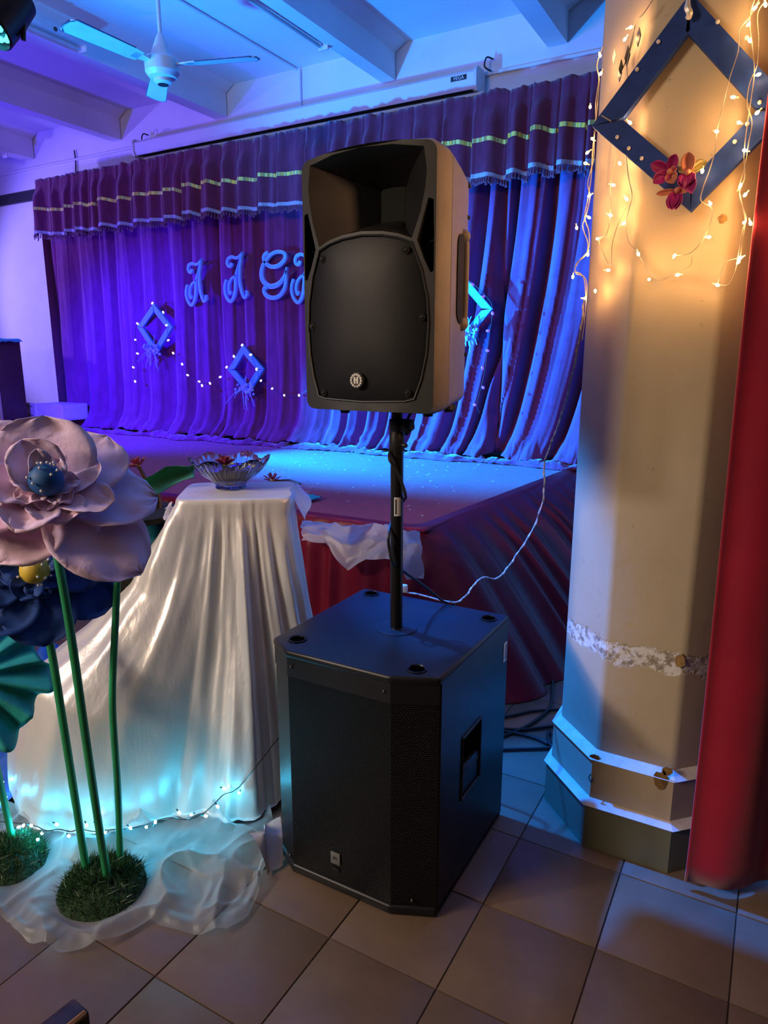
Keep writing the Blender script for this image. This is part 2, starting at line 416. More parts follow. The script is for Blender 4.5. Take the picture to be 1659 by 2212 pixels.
M['glass'] = glass_mat()
M['juice'] = pm('purple_water', (0.022, 0.010, 0.05), 0.05, var=0.1)
M['fan_white'] = pm('fan_enamel', (0.52, 0.54, 0.52), 0.35, var=0.08)
M['fan_dirt'] = pm('blade_dust', (0.06, 0.06, 0.10), 0.9, var=0.4, vscale=40)
M['fixture'] = pm('white_batten', (0.66, 0.62, 0.58), 0.5, var=0.1)
M['lectern_wood'] = pm('dark_laminate', (0.085, 0.035, 0.03), 0.5, var=0.25, vscale=6, stretch=(14, 14, 0.7))
M['cream_edge'] = pm('cream_laminate', (0.62, 0.48, 0.34), 0.5)
M['brown_block'] = pm('brown_stool', (0.13, 0.07, 0.05), 0.6)
M['chair_wood'] = pm('worn_dark_wood', (0.055, 0.032, 0.018), 0.45, var=0.5, vscale=10, stretch=(6, 6, 1))
M['chair_worn'] = pm('bare_wood_edge', (0.42, 0.22, 0.08), 0.5, var=0.3, vscale=20)
M['cyan_paper'] = pm('cyan_paper', (0.05, 0.50, 0.60), 0.7)
M['tape'] = pm('scuffed_pale_tape', (0.34, 0.32, 0.38), 0.6, var=0.35, vscale=14, stretch=(1, 6, 1))
# ------------------------------------------------------------------ the room
random.seed(4)
ZS = 0.65            # stage height
YW = 5.35            # back wall
ZC = 3.82            # ceiling
ZB = 3.565           # underside of the beams

fl = struct(mk('floor', MB().box((-3.2, 1.2, -0.054), (12.6, 8.4, 0.1)), M['grout'], smooth=False))
TS = 0.2985
tile_me = None
for i in range(-11, 6):
    for j in range(-5, 6):
        x = -0.2545 + TS * (i + 0.5); y = 1.523 + TS * (j + 0.5)
        if x < -3.3 and y < 0.6: continue
        if tile_me is None:
            t = mk('tile', MB().box((0, 0, -0.004), (TS - 0.0035, TS - 0.0035, 0.008), bevel=0.0015), M['tile'], parent=fl, angle=30)
            tile_me = t.data
            for v in tile_me.vertices: v.co += ORG[fl.name]
        else:
            t = bpy.data.objects.new('tile', tile_me); COL.objects.link(t); t.parent = fl
        t.location = Vector((x, y, random.uniform(-0.0008, 0.0006))) - ORG[fl.name]

struct(mk('ceiling', MB().box((-3.2, 1.2, ZC + 0.05), (12.6, 8.4, 0.1)), M['ceiling'], smooth=False))
struct(mk('wall_back', MB().box((-3.2, YW + 0.06, ZC / 2), (12.6, 0.12, ZC)), M['wall'], smooth=False))
struct(mk('wall_left', MB().box((-9.45, 1.2, ZC / 2), (0.1, 8.4, ZC)), M['wall'], smooth=False))
for k, (x0, x1) in enumerate(((-9.05, -8.9), (-7.62, -7.45), (-6.18, -6.06), (-4.80, -4.66), (-3.04, -2.92), (-1.70, -1.56), (-0.20, -0.06), (1.25, 1.39))):
    b = MB().box(((x0 + x1) / 2, 1.2, (ZB + ZC) / 2), (x1 - x0, 8.28, ZC - ZB))
    # splayed haunches where the beam meets the slab
    for sx, xx in ((-1, x0), (1, x1)):
        b.prism([(0, 0), (0.10 * sx, 0), (0, -0.06)], 8.28, O=(xx, 5.34, ZC), X=(1, 0, 0), Y=(0, 0, 1))
    struct(mk('trim_%d' % (k + 1), b, M['ceiling'], smooth=False))
# dark pelmet and white batten on the wall left of the curtain
struct(mk('trim_9', MB().box((-8.3, YW - 0.02, 3.195), (2.15, 0.04, 0.105)), M['black_trim'], smooth=False))
struct(mk('trim_10', MB().box((-7.33, YW - 0.02, 1.9), (0.05, 0.04, 2.48)), M['wall'], smooth=False))
struct(mk('trim_11', MB().box((-4.6, YW - 0.012, 3.47), (9.4, 0.024, 0.02)), M['wall'], smooth=False))

# ------------------------------------------------------------------ stage platform
struct(mk('stage_platform', MB().prism([(-9.3, 2.82), (-1.40, 2.82), (-1.20, 5.3), (-9.3, 5.3)], ZS - 0.012), M['stage'], smooth=False))
def carpet_fn(u, v):
    y = lerp(2.80, 5.28, v); xr = lerp(-1.372, -1.22, v)
    x = lerp(-9.25, xr, u)
    fr = 0.012 * fbm(y * 30, 1.3, x) if u > 0.995 else 0
    fy = 0.010 * fbm(x * 25, 0.4) if v < 0.005 else 0
    return (x + fr, y + fy, ZS + 0.004 * fbm(x * 3, y * 3))
cp = MB().grid(carpet_fn, 200, 60)
tag(mk('carpet', cp, M['carpet'], solid=0.012), 'dusty red carpet covering the stage floor under the blue light', 'carpet')

# pleated satin skirt around the stage edge
def skirt():
    top = []; 
    for i in range(150): top.append((lerp(-9.2, -1.50, i / 149), 2.795, 0, -1, 0.05))
    for i in range(1, 16):
        a = i / 15 * math.pi / 2
        top.append((-1.50 + 0.13 * math.sin(a), 2.925 - 0.13 * math.cos(a), math.sin(a), -math.cos(a), lerp(0.05, 0.52, i / 15)))
    for i in range(1, 80):
        t = i / 79; top.append((lerp(-1.37, -1.19, t), lerp(2.925, 5.2, t), 1, 0.0, lerp(0.52, 0.62, min(1, t * 2))))
    n = len(top); L = [0]
    for i in range(1, n): L.append(L[-1] + math.hypot(top[i][0] - top[i - 1][0], top[i][1] - top[i - 1][1]))
    nv = 30
    def f(u, v):
        s = u * L[-1]
        x = np.interp(s, L, [t[0] for t in top]); y = np.interp(s, L, [t[1] for t in top])
        nx = np.interp(s, L, [t[2] for t in top]); ny = np.interp(s, L, [t[3] for t in top]); F = np.interp(s, L, [t[4] for t in top])
        q = math.hypot(nx, ny); nx /= q; ny /= q
        if v < 0.12:                       # strip lying on the carpet, then rolling over the edge
            k = v / 0.12; o = lerp(-0.055, 0.004, k); z = ZS + 0.012 - 0.006 * k
            w = 0.0
        else:
            k = (v - 0.12) / 0.88
            o = 0.006 + F * (k ** 0.85); z = (ZS + 0.004) * (1 - k) + 0.004 * k
            w = min(1, k * 5)
        side = sstep(0.1, 0.5, F)
        ph = s * 36 + 2.2 * fbm(s * 1.9, 3.1) * 3
        g = 0.5 + 0.5 * math.sin(ph); g = g ** 1.6
        amp = (0.030 + 0.022 * v) * (1 + 0.4 * fbm(s * 2.5, 7.7))
        o += w * amp * g
        t = 0.16 * k * side if v >= 0.12 else 0          # pleats drift along the edge as they fall
        return (x + nx * o - (-ny) * 0 + t * 0.3, y + ny * o - t * 0.9, z)
    return MB().grid(f, 1100, nv)
tag(mk('stage_skirt', skirt(), M['skirt'], angle=80), 'gathered maroon satin skirt hung round the front and side of the stage', 'stage skirt')

# scattered paper bits on the carpet and drape
cf = MB()
for _ in range(260):
    x = random.uniform(-7, -1.45); y = random.uniform(2.9, 5.0)
    a = random.uniform(0, 3.1); s = random.uniform(0.006, 0.018)
    cf.box((x, y, ZS + 0.012), (s, s * 0.4, 0.0015), X=(math.cos(a), math.sin(a), 0.05), Y=(-math.sin(a), math.cos(a), 0))
o = tag(mk('paper_confetti', cf, M['white_paper'], smooth=False), 'tiny scraps of pale paper strewn over the stage carpet', 'confetti'); stuff(o)

# ------------------------------------------------------------------ stage curtain: three drops, valance, ribbon, fringe
YC = 5.10
XC1 = ony(478, 700, YC).x; XC2 = ony(1083, 600, YC).x
def fold(x, k):
    """depth of the drape at position x (positive = towards the hall); k 0 top .. 1 floor"""
    r = sstep(-3.6, -2.4, x)
    a = lerp(0.050, 0.085, r) * (0.55 + 0.45 * sstep(0, 0.45, k))
    ph = lerp(x * 19.0, x * 15.5, r) + 5.0 * fbm(x * 0.8, 2.0 + 0.08 * k, 0.3) + 0.5 * fbm(x * 2, k * 1.3)
    g = math.sin(ph); g = math.copysign(abs(g) ** 0.75, g) + 0.25 * math.sin(2 * ph + 0.7) + 0.30 * fbm(x * 5, k * 0.7, 4)
    q = (x * 3.1 + 0.55 * fbm(x * 1.7, 0.06 * k, 5.0)) % 1.0          # right-hand drop: broad flats between narrow deep grooves
    j = math.floor(x * 3.1); wq = 0.10 + 0.05 * math.sin(j * 2.3)
    g2 = 0.55 + 0.35 * (q - 0.5) - 2.3 * math.exp(-((q - 0.5) / wq) ** 2) + 0.05 * math.sin(q * 15 + j) + 0.25 * fbm(x * 4, k * 0.9, 4)
    g = lerp(g, g2, sstep(-3.0, -2.3, x))
    fine = 0.007 * fbm(x * 19, k * 2.2, 8)
    return a * g + fine
def drop(xa, xb, seed, nu):
    wd_ = xb - xa
    def f(u, v):
        k = v
        x0 = lerp(xa, xb, u)
        sweep = lerp(0.05, 0.34, sstep(-3.4, -2.2, x0))
        xs = x0 + sweep * (k ** 2.2)                  # folds lean to the left as they fall
        z = lerp(3.19, ZS + 0.03, k)
        d = fold(xs, k)
        if k < 0.06: d *= 0.6 + 0.4 * k / 0.06
        e = min(u, 1 - u) * wd_
        d -= 0.10 * math.exp(-(e / 0.035) ** 2)       # side edges turn back, leaving a dark crease
        flare = 0.13 * max(0, (k - 0.86) / 0.14) ** 2.2
        # cloth piling on the stage
        if k > 0.94:
            q = (k - 0.94) / 0.06
            z += 0.018 * q * (1 + fbm(x0 * 7, 5.0)) + 0.035 * max(0, fbm(x0 * 5 + seed, q * 3)) * q
            flare += 0.05 * q * (0.5 + fbm(x0 * 3.1, 1.7)) + 0.03 * fbm(x0 * 11, q * 2)
        return (x0 + 0.02 * fbm(x0 * 3, k * 2, seed) * k, YC - d - flare, max(z, ZS + 0.012))
    return MB().grid(f, nu, 64)
def hem_roll(xa, xb, nu=220):
    """crumpled excess of the drape lying along the stage floor"""
    def f(u, v):
        x = lerp(xa, xb, u); a = v * math.pi
        w = 0.10 + 0.07 * fbm(x * 2.3, 0.2) ; hgt = 0.035 + 0.03 * fbm(x * 4.1, 3.3) + 0.02 * fbm(x * 13, 1.1)
        y = YC - 0.12 - 0.05 * fbm(x * 1.7, 9) - w * (1 - math.cos(a)) * 0.5 * 1.3 + 0.02 * fbm(x * 9, v * 4)
        return (x + 0.02 * fbm(x * 6, v * 3), y, ZS + 0.010 + max(0.004, hgt) * math.sin(a) + 0.012 * abs(fbm(x * 12, v * 6)))
    return MB().grid(f, nu, 12)
lab = ['purple-red velvet stage curtain drop at the far left beside the white wall', 'purple-red velvet stage curtain drop behind the letters and the tall loudspeaker', 'purple-red velvet stage curtain drop with broad leaning folds beside the pillar']
for k, (xa, xb, nu) in enumerate(((-7.05, XC1 - 0.003, 380), (XC1 + 0.003, XC2 - 0.003, 460), (XC2 + 0.003, -0.55, 300))):
    c = thing('stage_curtain', lab[k], 'curtain', ((xa + xb) / 2, YC, ZS), 'stage curtain drops')
    mk('drape', drop(xa, xb, k * 3.7, nu), M['velvet'], c, angle=180, solid=0.004)
    mk('crumpled_hem', hem_roll(xa, xb), M['velvet'], c, angle=180)
# dark lining edge returning to the wall on the far left
mk('drape', MB().grid(lambda u, v: (-7.06 - 0.10 * v * u, lerp(YC - 0.04, YW - 0.02, u), lerp(3.2, ZS + 0.02, v)), 8, 20), M['velvet'], bpy.data.objects['stage_curtain'], angle=180)

def vfold(x):
    # box pleats: sawtooth steps with rounded faces
    xx = x + 0.10 * fbm(x * 1.3, 6)
    p = xx / 0.21; i = math.floor(p); q = p - i
    r = random.Random(i * 7 + 3); j = r.uniform(-0.012, 0.012); a = r.uniform(0.5, 1.2)
    st = (0.045 * a) * (sstep(0, 0.14, q) * (1 - 0.75 * sstep(0.3, 1.0, q))) + 0.012 * math.sin(q * 9 + i)
    return st, j + (0.022 * a) * sstep(0, 0.1, q) * (1 - sstep(0.5, 1, q))
def val_pt(x, z, off=0.0):
    st, dz = vfold(x); t = (3.2 - z) / 0.58
    pin = 0.35 + 0.65 * sstep(0.10, 0.35, t)
    return (x, YC - 0.15 - 0.03 * t - st * pin * 1.4 - off - 0.006 * fbm(x * 20, z * 4), z + dz * sstep(0.1, 0.5, t))
XA, XB = -6.92, -0.55
va = thing('curtain_valance', 'pleated purple velvet valance along the curtain top with gold ribbon and silver fringe', 'valance', ((XA + XB) / 2, YC - 0.15, 2.6))
NV = 1100
def top_z(x): return 3.205 + 0.02 * fbm(x * 6, 11) + 0.012 * fbm(x * 19, 2)
mk('pleated_cloth', MB().grid(lambda u, v: val_pt(lerp(XA, XB, u), lerp(top_z(lerp(XA, XB, u)), 2.645, v)), NV, 16), M['valance'], va, angle=180, solid=0.004)
mk('gold_ribbon', MB().grid(lambda u, v: val_pt(lerp(XA, XB, u), lerp(2.897, 2.868, v), 0.006), NV, 1), M['gold'], va, angle=180)
fr = mk('silver_braid', MB().grid(lambda u, v: val_pt(lerp(XA, XB, u), lerp(2.668, 2.638, v), 0.006), NV, 1), M['fringe_band'], va, angle=180)
tb = MB(); x = XA
while x < XB:
    p = val_pt(x, 2.64, 0.006); l = random.uniform(0.035, 0.06)
    tb.add([(p[0], p[1], p[2]), (p[0] + 0.014, p[1], p[2]), (p[0] + 0.017, p[1] - 0.008, p[2] - l), (p[0] - 0.003, p[1] - 0.008, p[2] - l), (p[0] + 0.007, p[1] - 0.012, p[2] - l * 0.6)], [(0, 1, 4), (0, 4, 3), (1, 2, 4), (3, 4, 2)])
    x += 0.017
stuff(mk('tassel_fringe', tb, M['tassel'], va, smooth=False))

# curtain rail
rl = thing('curtain_rail', 'white curtain track fixed along the wall under the projector screen', 'curtain rail', (-3.9, 5.2, 3.23))
mk('track', MB().box((-3.8, 5.17, 3.245), (6.7, 0.03, 0.028), bevel=0.004), M['fixture'], rl)
mk('back_batten', MB().box((-3.8, 5.325, 3.27), (6.7, 0.05, 0.05), bevel=0.004), M['fixture'], rl)
for x in np.arange(-6.9, -0.6, 0.9):
    mk('bracket', MB().box((x, 5.26, 3.255), (0.03, 0.16, 0.012)).box((x, 5.335, 3.255), (0.03, 0.02, 0.06)), M['fixture'], rl, smooth=False)

# projector screen case
sc = thing('projector_screen', 'long white roll-up projector screen case mounted above the stage curtain', 'projector screen', (-3.95, 5.25, 3.31))
prof = [(-0.075, 0.045), (-0.05, 0.068), (0.06, 0.068), (0.075, 0.05), (0.075, -0.04), (0.055, -0.062), (-0.055, -0.062), (-0.075, -0.03)]
mk('case', MB().prism([(p[0], p[1]) for p in prof], 3.52, O=(-5.70, 5.245, 3.40), X=(0, 1, 0), Y=(0, 0, 1)), M['wall'], sc, angle=30)
for x in (-5.72, -2.18):
    mk('end_cap', MB().prism([(p[0] * 1.12, p[1] * 1.25) for p in prof], 0.022, O=(x, 5.245, 3.40), X=(0, 1, 0), Y=(0, 0, 1)), M['fixture'], sc, angle=30)
mk('screen_slot', MB().box((-3.94, 5.215, 3.337), (3.46, 0.05, 0.006)), M['void'], sc, smooth=False)
mk('bottom_bar', MB().tube([(-5.62, 5.215, 3.305), (-2.12, 5.215, 3.305)], 0.014, 10), M['fixture'], sc)
vp = ony(990, 190, 5.168)
lb = mk('label_plate', MB().box((vp.x, 5.1685, 3.42), (0.125, 0.003, 0.034), bevel=0.001), M['ink'], sc)
mk('lettering', text_geo('VEGA', 0.034, (vp.x, 5.1665, 3.42), (1, 0, 0), (0, 0, 1)), M['white_paper'], lb, smooth=False)
mk('hanger', MB().tube(smooth_path([(-2.1, 5.3, 3.47), (-2.14, 5.27, 3.50), (-2.13, 5.28, 3.56), (-2.10, 5.33, 3.56)]), 0.006), M['metal_black'], sc)
mk('hanger', MB().tube(smooth_path([(-5.66, 5.3, 3.46), (-5.69, 5.27, 3.49), (-5.68, 5.28, 3.55), (-5.66, 5.33, 3.55)]), 0.006), M['metal_black'], sc)
mk('pull_cord', MB().tube([(-5.62, 5.2, 3.33), (-5.615, 5.18, 3.10)], 0.004), M['wire_white'], sc)

# conduits on the wall and slab
cd = MB()
xa = ony(648, 200, 5.33).x
cd.tube([(xa - 0.03, -1.5, ZC - 0.012), (xa - 0.03, 5.32, ZC - 0.012)], 0.011, 6).tube([(xa, 5.33, ZC - 0.02), (xa, 5.33, 3.48)], 0.011, 6)
tag(mk('conduit', cd, M['wall']), 'white surface conduit running along the slab and down to the projector screen', 'conduit')
xb = ony(160, 330, 5.33).x
tag(mk('wall_cable', MB().tube(smooth_path([(xb, 5.335, 3.56), (xb + 0.006, 5.335, 3.45), (xb - 0.004, 5.335, 3.35), (xb + 0.01, 5.33, 3.25)]), 0.007, 6), M['wire_black']), 'thin dark cable hanging down the wall above the curtain corner', 'cable')

# tube light battens on the beams
def batten(x, y0, y1, z, label, dx):
    t = thing('tube_light', label, 'ceiling light', (x, (y0 + y1) / 2, z), 'unlit tube lights')
    mk('housing', MB().box((x, (y0 + y1) / 2, z + 0.03), (0.055, y1 - y0, 0.05), bevel=0.004), M['fixture'], t)
    mk('glass_tube', MB().tube([(x + dx, y0 + 0.03, z - 0.012), (x + dx, y1 - 0.03, z - 0.012)], 0.013, 10), M['fan_white'], t)
    for y in (y0, y1): mk('end_holder', MB().box((x + dx / 2, y, z + 0.005), (0.05 + abs(dx), 0.02, 0.075), bevel=0.004), M['fixture'], t)
    mk('starter', MB().ball((x + 0.03, (y0 + y1) / 2 + 0.35, z + 0.02), 0.014, 8), M['ink'], t)
pa = onz(708, 94, ZB + 0.01)
batten(pa.x - 0.02, pa.y - 1.2, pa.y, ZB + 0.005, 'unlit tube light on the beam above the tall loudspeaker', -0.03)
pb = onz(184, 98, ZB + 0.03)
batten(pb.x - 0.01, pb.y - 1.2, pb.y, ZB + 0.02, 'unlit tube light on the beam behind the ceiling fan', -0.03)
pc = onz(12, 322, ZB + 0.02)
batten(pc.x - 0.0, pc.y - 1.2, pc.y, ZB - 0.03, 'unlit tube light on the beam at the left edge', -0.03)

# ------------------------------------------------------------------ ceiling fan
HZ = 3.07; hub = onz(350, 143, HZ)
fan = thing('ceiling_fan', 'white three-bladed ceiling fan hanging over the stage on a long rod', 'ceiling fan', (hub.x, hub.y, HZ - 0.1))
hv = Vector((hub.x, hub.y, HZ))
mk('rod', MB().tube([hv + Vector((0, 0, 0.1)), (hub.x, hub.y, ZC - 0.02)], 0.012, 12), M['fan_white'], fan)
mk('ceiling_cup', MB().lathe((hub.x, hub.y, ZC - 0.10), [(0.014, 0), (0.05, 0.03), (0.06, 0.10)], 20), M['fan_white'], fan)
mk('canopy_cone', MB().lathe(hv, [(0.062, 0.040), (0.060, 0.055), (0.028, 0.14), (0.016, 0.165)], 24), M['fan_white'], fan)
mo = mk('motor_housing', MB().lathe(hv, [(0.05, -0.070), (0.078, -0.060), (0.092, -0.040), (0.096, -0.036), (0.098, 0.026), (0.092, 0.036), (0.055, 0.041)], 32), M['fan_white'], fan, angle=25)
mk('bottom_cap', MB().lathe(hv, [(0.0001, -0.098), (0.032, -0.096), (0.05, -0.085), (0.052, -0.070)], 24), M['fan_white'], mo)
mk('cap_recess', MB().lathe(hv, [(0.0001, -0.100), (0.03, -0.0985), (0.031, -0.094)], 20), M['void'], mo)
for q in ((140, 52), (555, 127), (337, 212)):
    d = (onz(*q, HZ) - hv); d.z = 0; L = min(0.66, max(0.58, d.length)); d.normalize(); n = Vector((-d.y, d.x, 0))
    tw = n * math.cos(0.2) + Vector((0, 0, 1)) * math.sin(0.2)
    poly = [(0.155, -0.042), (0.22, -0.052), (L - 0.03, -0.062), (L - 0.008, -0.05), (L, -0.02), (L, 0.02), (L - 0.008, 0.05), (L - 0.03, 0.062), (0.22, 0.052), (0.155, 0.042)]
    bl = mk('blade', MB().prism(poly, 0.005, O=hv, X=d, Y=tw), M['fan_white'], fan, smooth=False)
    ed = MB()
    for s in (-1, 1): ed.band([hv + d * 0.22 + tw * (s * 0.052), hv + d * (L - 0.03) + tw * (s * 0.062)], [0.003, 0.006], d.cross(tw), 0.006)
    ed.band([hv + d * (L - 0.03) + tw * 0.06, hv + d * (L - 0.004) + tw * 0.03, hv + d * (L - 0.003) - tw * 0.03, hv + d * (L - 0.03) - tw * 0.06], [0.010] * 4, d.cross(tw), 0.006)
    mk('dusty_edge', ed, M['fan_dirt'], bl, smooth=False)
    mk('blade_arm', MB().band([hv + d * 0.09, hv + d * 0.14, hv + d * 0.20], [0.03, 0.05, 0.055], d.cross(tw), 0.008), M['fan_white'], fan, smooth=False)

# ------------------------------------------------------------------ par light at the upper left
pp = onx(-10, 40, -1.86)
par = thing('par_light', 'black stage par can with glowing cyan LEDs hanging at the top left edge', 'stage light', pp)
ax = Vector((0.55, 0.10, -0.83)).normalized(); ax2 = Vector((-0.15, -0.62, -0.77)).normalized()
mk('can', MB().lathe(pp, [(0.02, 0.10), (0.055, 0.09), (0.062, 0.03), (0.064, -0.03), (0.060, -0.035), (0.058, -0.012), (0.0001, -0.010)], 28, axis=-ax2), M['metal_black'], par)
X2 = ax2.orthogonal().normalized(); Y2 = ax2.cross(X2)
for i in range(18):
    r, a = (0.045, i * 2 * math.pi / 12) if i < 12 else (0.022, i * 2 * math.pi / 6)
    mk('led', MB().ball(pp + ax2 * 0.016 + (X2 * math.cos(a) + Y2 * math.sin(a)) * r, 0.008, 6), M['led_cyan'], par)
mk('yoke', MB().tube(smooth_path([pp + X2 * 0.075, pp + X2 * 0.08 + Vector((0, 0, 0.1)), pp + Vector((0, 0, 0.14)), pp - X2 * 0.08 + Vector((0, 0, 0.1)), pp - X2 * 0.075]), 0.006), M['metal_black'], par)
mk('hanging_rod', MB().tube([pp + Vector((0, 0, 0.13)), (pp.x, pp.y, ZC)], 0.01), M['metal_black'], par)
lamp('par_beam', 'SPOT', pp + ax2 * 0.13, 8, (0.02, 0.55, 1.0), aim=pp + ax2 * 2, size=0.03, angle=40, blend=0.5)

# ------------------------------------------------------------------ letters pinned to the curtain
YL = 5.015
def zl(x, y): return (380 + x / 5.53, 500 + y / 5.53)
A_ST = [
    ([(210, 452), (200, 488), (175, 484), (162, 450), (175, 405), (215, 385), (255, 398), (292, 378), (325, 325)], [26, 26, 24, 26, 28, 24, 22, 22, 10]),
    ([(325, 325), (300, 410), (275, 510), (256, 600), (254, 700), (248, 790), (225, 860), (200, 882), (165, 845), (142, 780), (138, 710), (155, 640)], [8, 14, 18, 26, 28, 28, 26, 24, 24, 24, 24, 26]),
    ([(262, 590), (215, 625), (188, 680), (182, 745), (196, 795), (212, 770)], [16, 22, 24, 24, 24, 20]),
    ([(325, 325), (312, 420), (298, 520), (296, 620), (308, 720), (330, 800), (352, 838), (378, 810), (372, 760)], [8, 14, 22, 26, 26, 24, 24, 24, 22])]
G_ST = [([(1118, 255), (1078, 282), (1064, 330), (1090, 385), (1150, 422), (1225, 418), (1295, 365), (1322, 305), (1300, 258), (1235, 245), (1160, 272), (1095, 345), (1050, 430), (1038, 520), (1062, 600), (1130, 655), (1215, 645), (1285, 585), (1325, 500), (1338, 428)], [30, 34, 30, 28, 32, 34, 34, 30, 28, 28, 28, 30, 36, 38, 38, 40, 40, 34, 24, 12]),
        ([(1332, 470), (1328, 600), (1305, 700), (1245, 775), (1165, 795), (1095, 765), (1066, 710), (1085, 668), (1108, 690)], [16, 28, 32, 32, 34, 34, 32, 30, 24])]
def letter(strokes, label, dpix, src_apex, scale=1.0):
    def P(q): return ony(*zl(*q), YL)
    a0 = P(src_apex); a1 = P(dpix)
    sx = abs(ony(*zl(100, 500), YL).x - ony(*zl(0, 500), YL).x) / 100
    t = thing('wall_letter', label, 'letter', a1 + Vector((0, 0, -0.3)), 'cut-out letters on the curtain')
    e = MB(); f = MB()
    for pts, w in strokes:
        path = smooth_path([a1 + (P(q) - a0) * scale for q in pts], 6)
        ws = list(np.interp(np.linspace(0, 1, len(path)), np.linspace(0, 1, len(w)), w))
        for p in path: p.y = YL
        e.band(path, [x * sx * scale * 1.0 for x in ws], (0, -1, 0), 0.022)
        f.band([p + Vector((0, -0.022, 0)) for p in path], [max(0.003, x * sx * scale * 0.62) for x in ws], (0, -1, 0), 0.004)
    mk('backing', e, M['letter_edge'], t, smooth=False); mk('glitter_face', f, M['letter_face'], t, smooth=False)
    mk('pin_thread', MB().tube([a1 + Vector((0.02, 0.01, -0.05)), a1 + Vector((0.02, 0.06, -0.03))], 0.003, 5), M['wire_white'], t)
letter(A_ST, 'blue swash letter A nearest the left diamond frame, first of the word', (325, 325), (325, 325))
letter(A_ST, 'blue swash letter A standing between the first A and the G', (812, 242), (325, 325), 1.03)
letter(G_ST, 'bright blue swash letter G looping next to the loudspeaker', (1338, 428), (1338, 428))
letter(A_ST, 'bright blue swash letter A half hidden behind the loudspeaker', (1652, 205), (325, 325), 1.05)

# ------------------------------------------------------------------ diamond frames with fibre flowers on the curtain
def curtain_frame(T, R, B, L, label, bw, seed):
    Y = 5.01 if seed < 3 else 4.875; r = random.Random(seed)
    T, R, B, L = [ony(*q, Y) for q in (T, R, B, L)]
    cen = (T + R + B + L) / 4
    t = thing('diamond_frame', label, 'wall ornament', Vector((cen.x, Y, B.z)), 'small diamond frames on the curtain')
    for a, b in ((T, R), (R, B), (B, L), (L, T)):
        d = (b - a).normalized(); inw = (cen - (a + b) / 2); inw = (inw - d * inw.dot(d)).normalized()
        mk('bar', MB().prism([(0, 0), ((b - a).length, 0), ((b - a).length - bw * 1.1, bw), (bw * 1.1, bw)], 0.025, O=a, X=d, Y=inw), M['bright_wood'], t, smooth=False)
    fb = MB(); base = B + Vector((0, -0.03, 0.05))
    for _ in range(26):
        p = base + Vector((r.uniform(-0.10, 0.10), r.uniform(-0.03, 0.0), r.uniform(-0.05, 0.05)))
        fb.ball(p, r.uniform(0.012, 0.022), 6)
    mk('fibre_flower', fb, M['frame_tassel'], t)
    sb = MB()
    for _ in range(12):
        a = r.uniform(-2.6, -0.5) if r.random() < 0.75 else r.uniform(0.8, 2.3); l = r.uniform(0.08, 0.2)
        p0 = base + Vector((r.uniform(-0.05, 0.05), -0.01, 0)); d = Vector((math.cos(a), -0.1, math.sin(a)))
        sb.tube(smooth_path([p0, p0 + d * l * 0.5 + Vector((0, 0, 0.02)), p0 + d * l + Vector((r.uniform(-.03, .03), 0, -0.02))], 4), 0.004, 5)
    mk('fibre_strand', sb, M['frame_tassel'], t)
curtain_frame((331, 656), (372, 707), (336, 768), (296, 706), 'small blue diamond frame under the first letter, hung highest at the left', 0.055, 1)
curtain_frame((524, 745), (569, 797), (536, 852), (492, 799), 'small blue diamond frame hanging low beside the dark curtain gap', 0.055, 2)
curtain_frame((1007, 602), (1063, 667), (1010, 732), (952, 667), 'small light blue diamond frame half hidden behind the loudspeaker', 0.055, 3)

def string_light(name, label, cat, wires, bulbs, wm, bm, br, wr=0.003, group=None, cap=True, power=0, color=(1, 1, 1), every=1, capm=None):
    allp = bulbs + [p for w in wires for p in w]
    t = thing(name, label, cat, min(allp, key=lambda p: p.z), group)
    for w in wires: mk('wire', MB().tube(smooth_path(w, 5), wr, 6), wm, t)
    for i, p in enumerate(bulbs):
        d = Vector((random.uniform(-1, 1), random.uniform(-0.5, 0.2), random.uniform(-0.6, 1))).normalized()
        b = mk('bulb', MB().ball(p, br, 8, sc=(1, 1, 1.5), axis=d), bm, t)
        if cap: mk('socket', MB().tube([p + d * br * 1.3, p + d * br * 3.4], br * 0.5, 6), capm or wm, b)
        if power and i % every == 0:
            lamp('bulb_glow', 'POINT', p - Vector((0, 0.012, 0)), power, color, size=br * 1.2)
    return t
def zz(x, y, ox, oy, s): return (ox + x / s, oy + y / s)
YB = 5.00
bl = [zz(x, y, 270, 620, 5.027) for x, y in ((297, 175), (415, 275), (135, 397), (448, 415), (112, 573), (470, 578), (135, 722), (90, 872), (110, 1025))]
cv = lambda L: [ony(*q, YB) for q in L]
string_light('curtain_string_light', 'string of small pale bulbs looped round the upper left diamond frame', 'string light',
    [cv([bl[8], bl[7], bl[6], bl[4], bl[2], bl[0], bl[1], bl[3], bl[5]])], cv(bl), M['wire_black'], M['bulb_blue'], 0.0095, 0.0020, 'string lights on the curtain', cap=False)
b2 = [zz(x, y, 270, 620, 5.027) for x, y in ((523, 718), (620, 838), (680, 957), (806, 1027), (836, 1070), (923, 1046), (1034, 977))]
string_light('curtain_string_light', 'string of small pale bulbs sagging between the two left diamond frames', 'string light',
    [cv([b2[0], b2[1], b2[2], b2[3], b2[5], b2[6]])], cv(b2), M['wire_black'], M['bulb_blue'], 0.0095, 0.0020, 'string lights on the curtain', cap=False)
b3 = [zz(x, y, 270, 620, 5.027) for x, y in ((1103, 870), (1182, 753), (1272, 630), (1365, 735), (1427, 893), (1476, 1017), (1598, 1103))] + [(614, 854), (646, 854), (671, 837)]
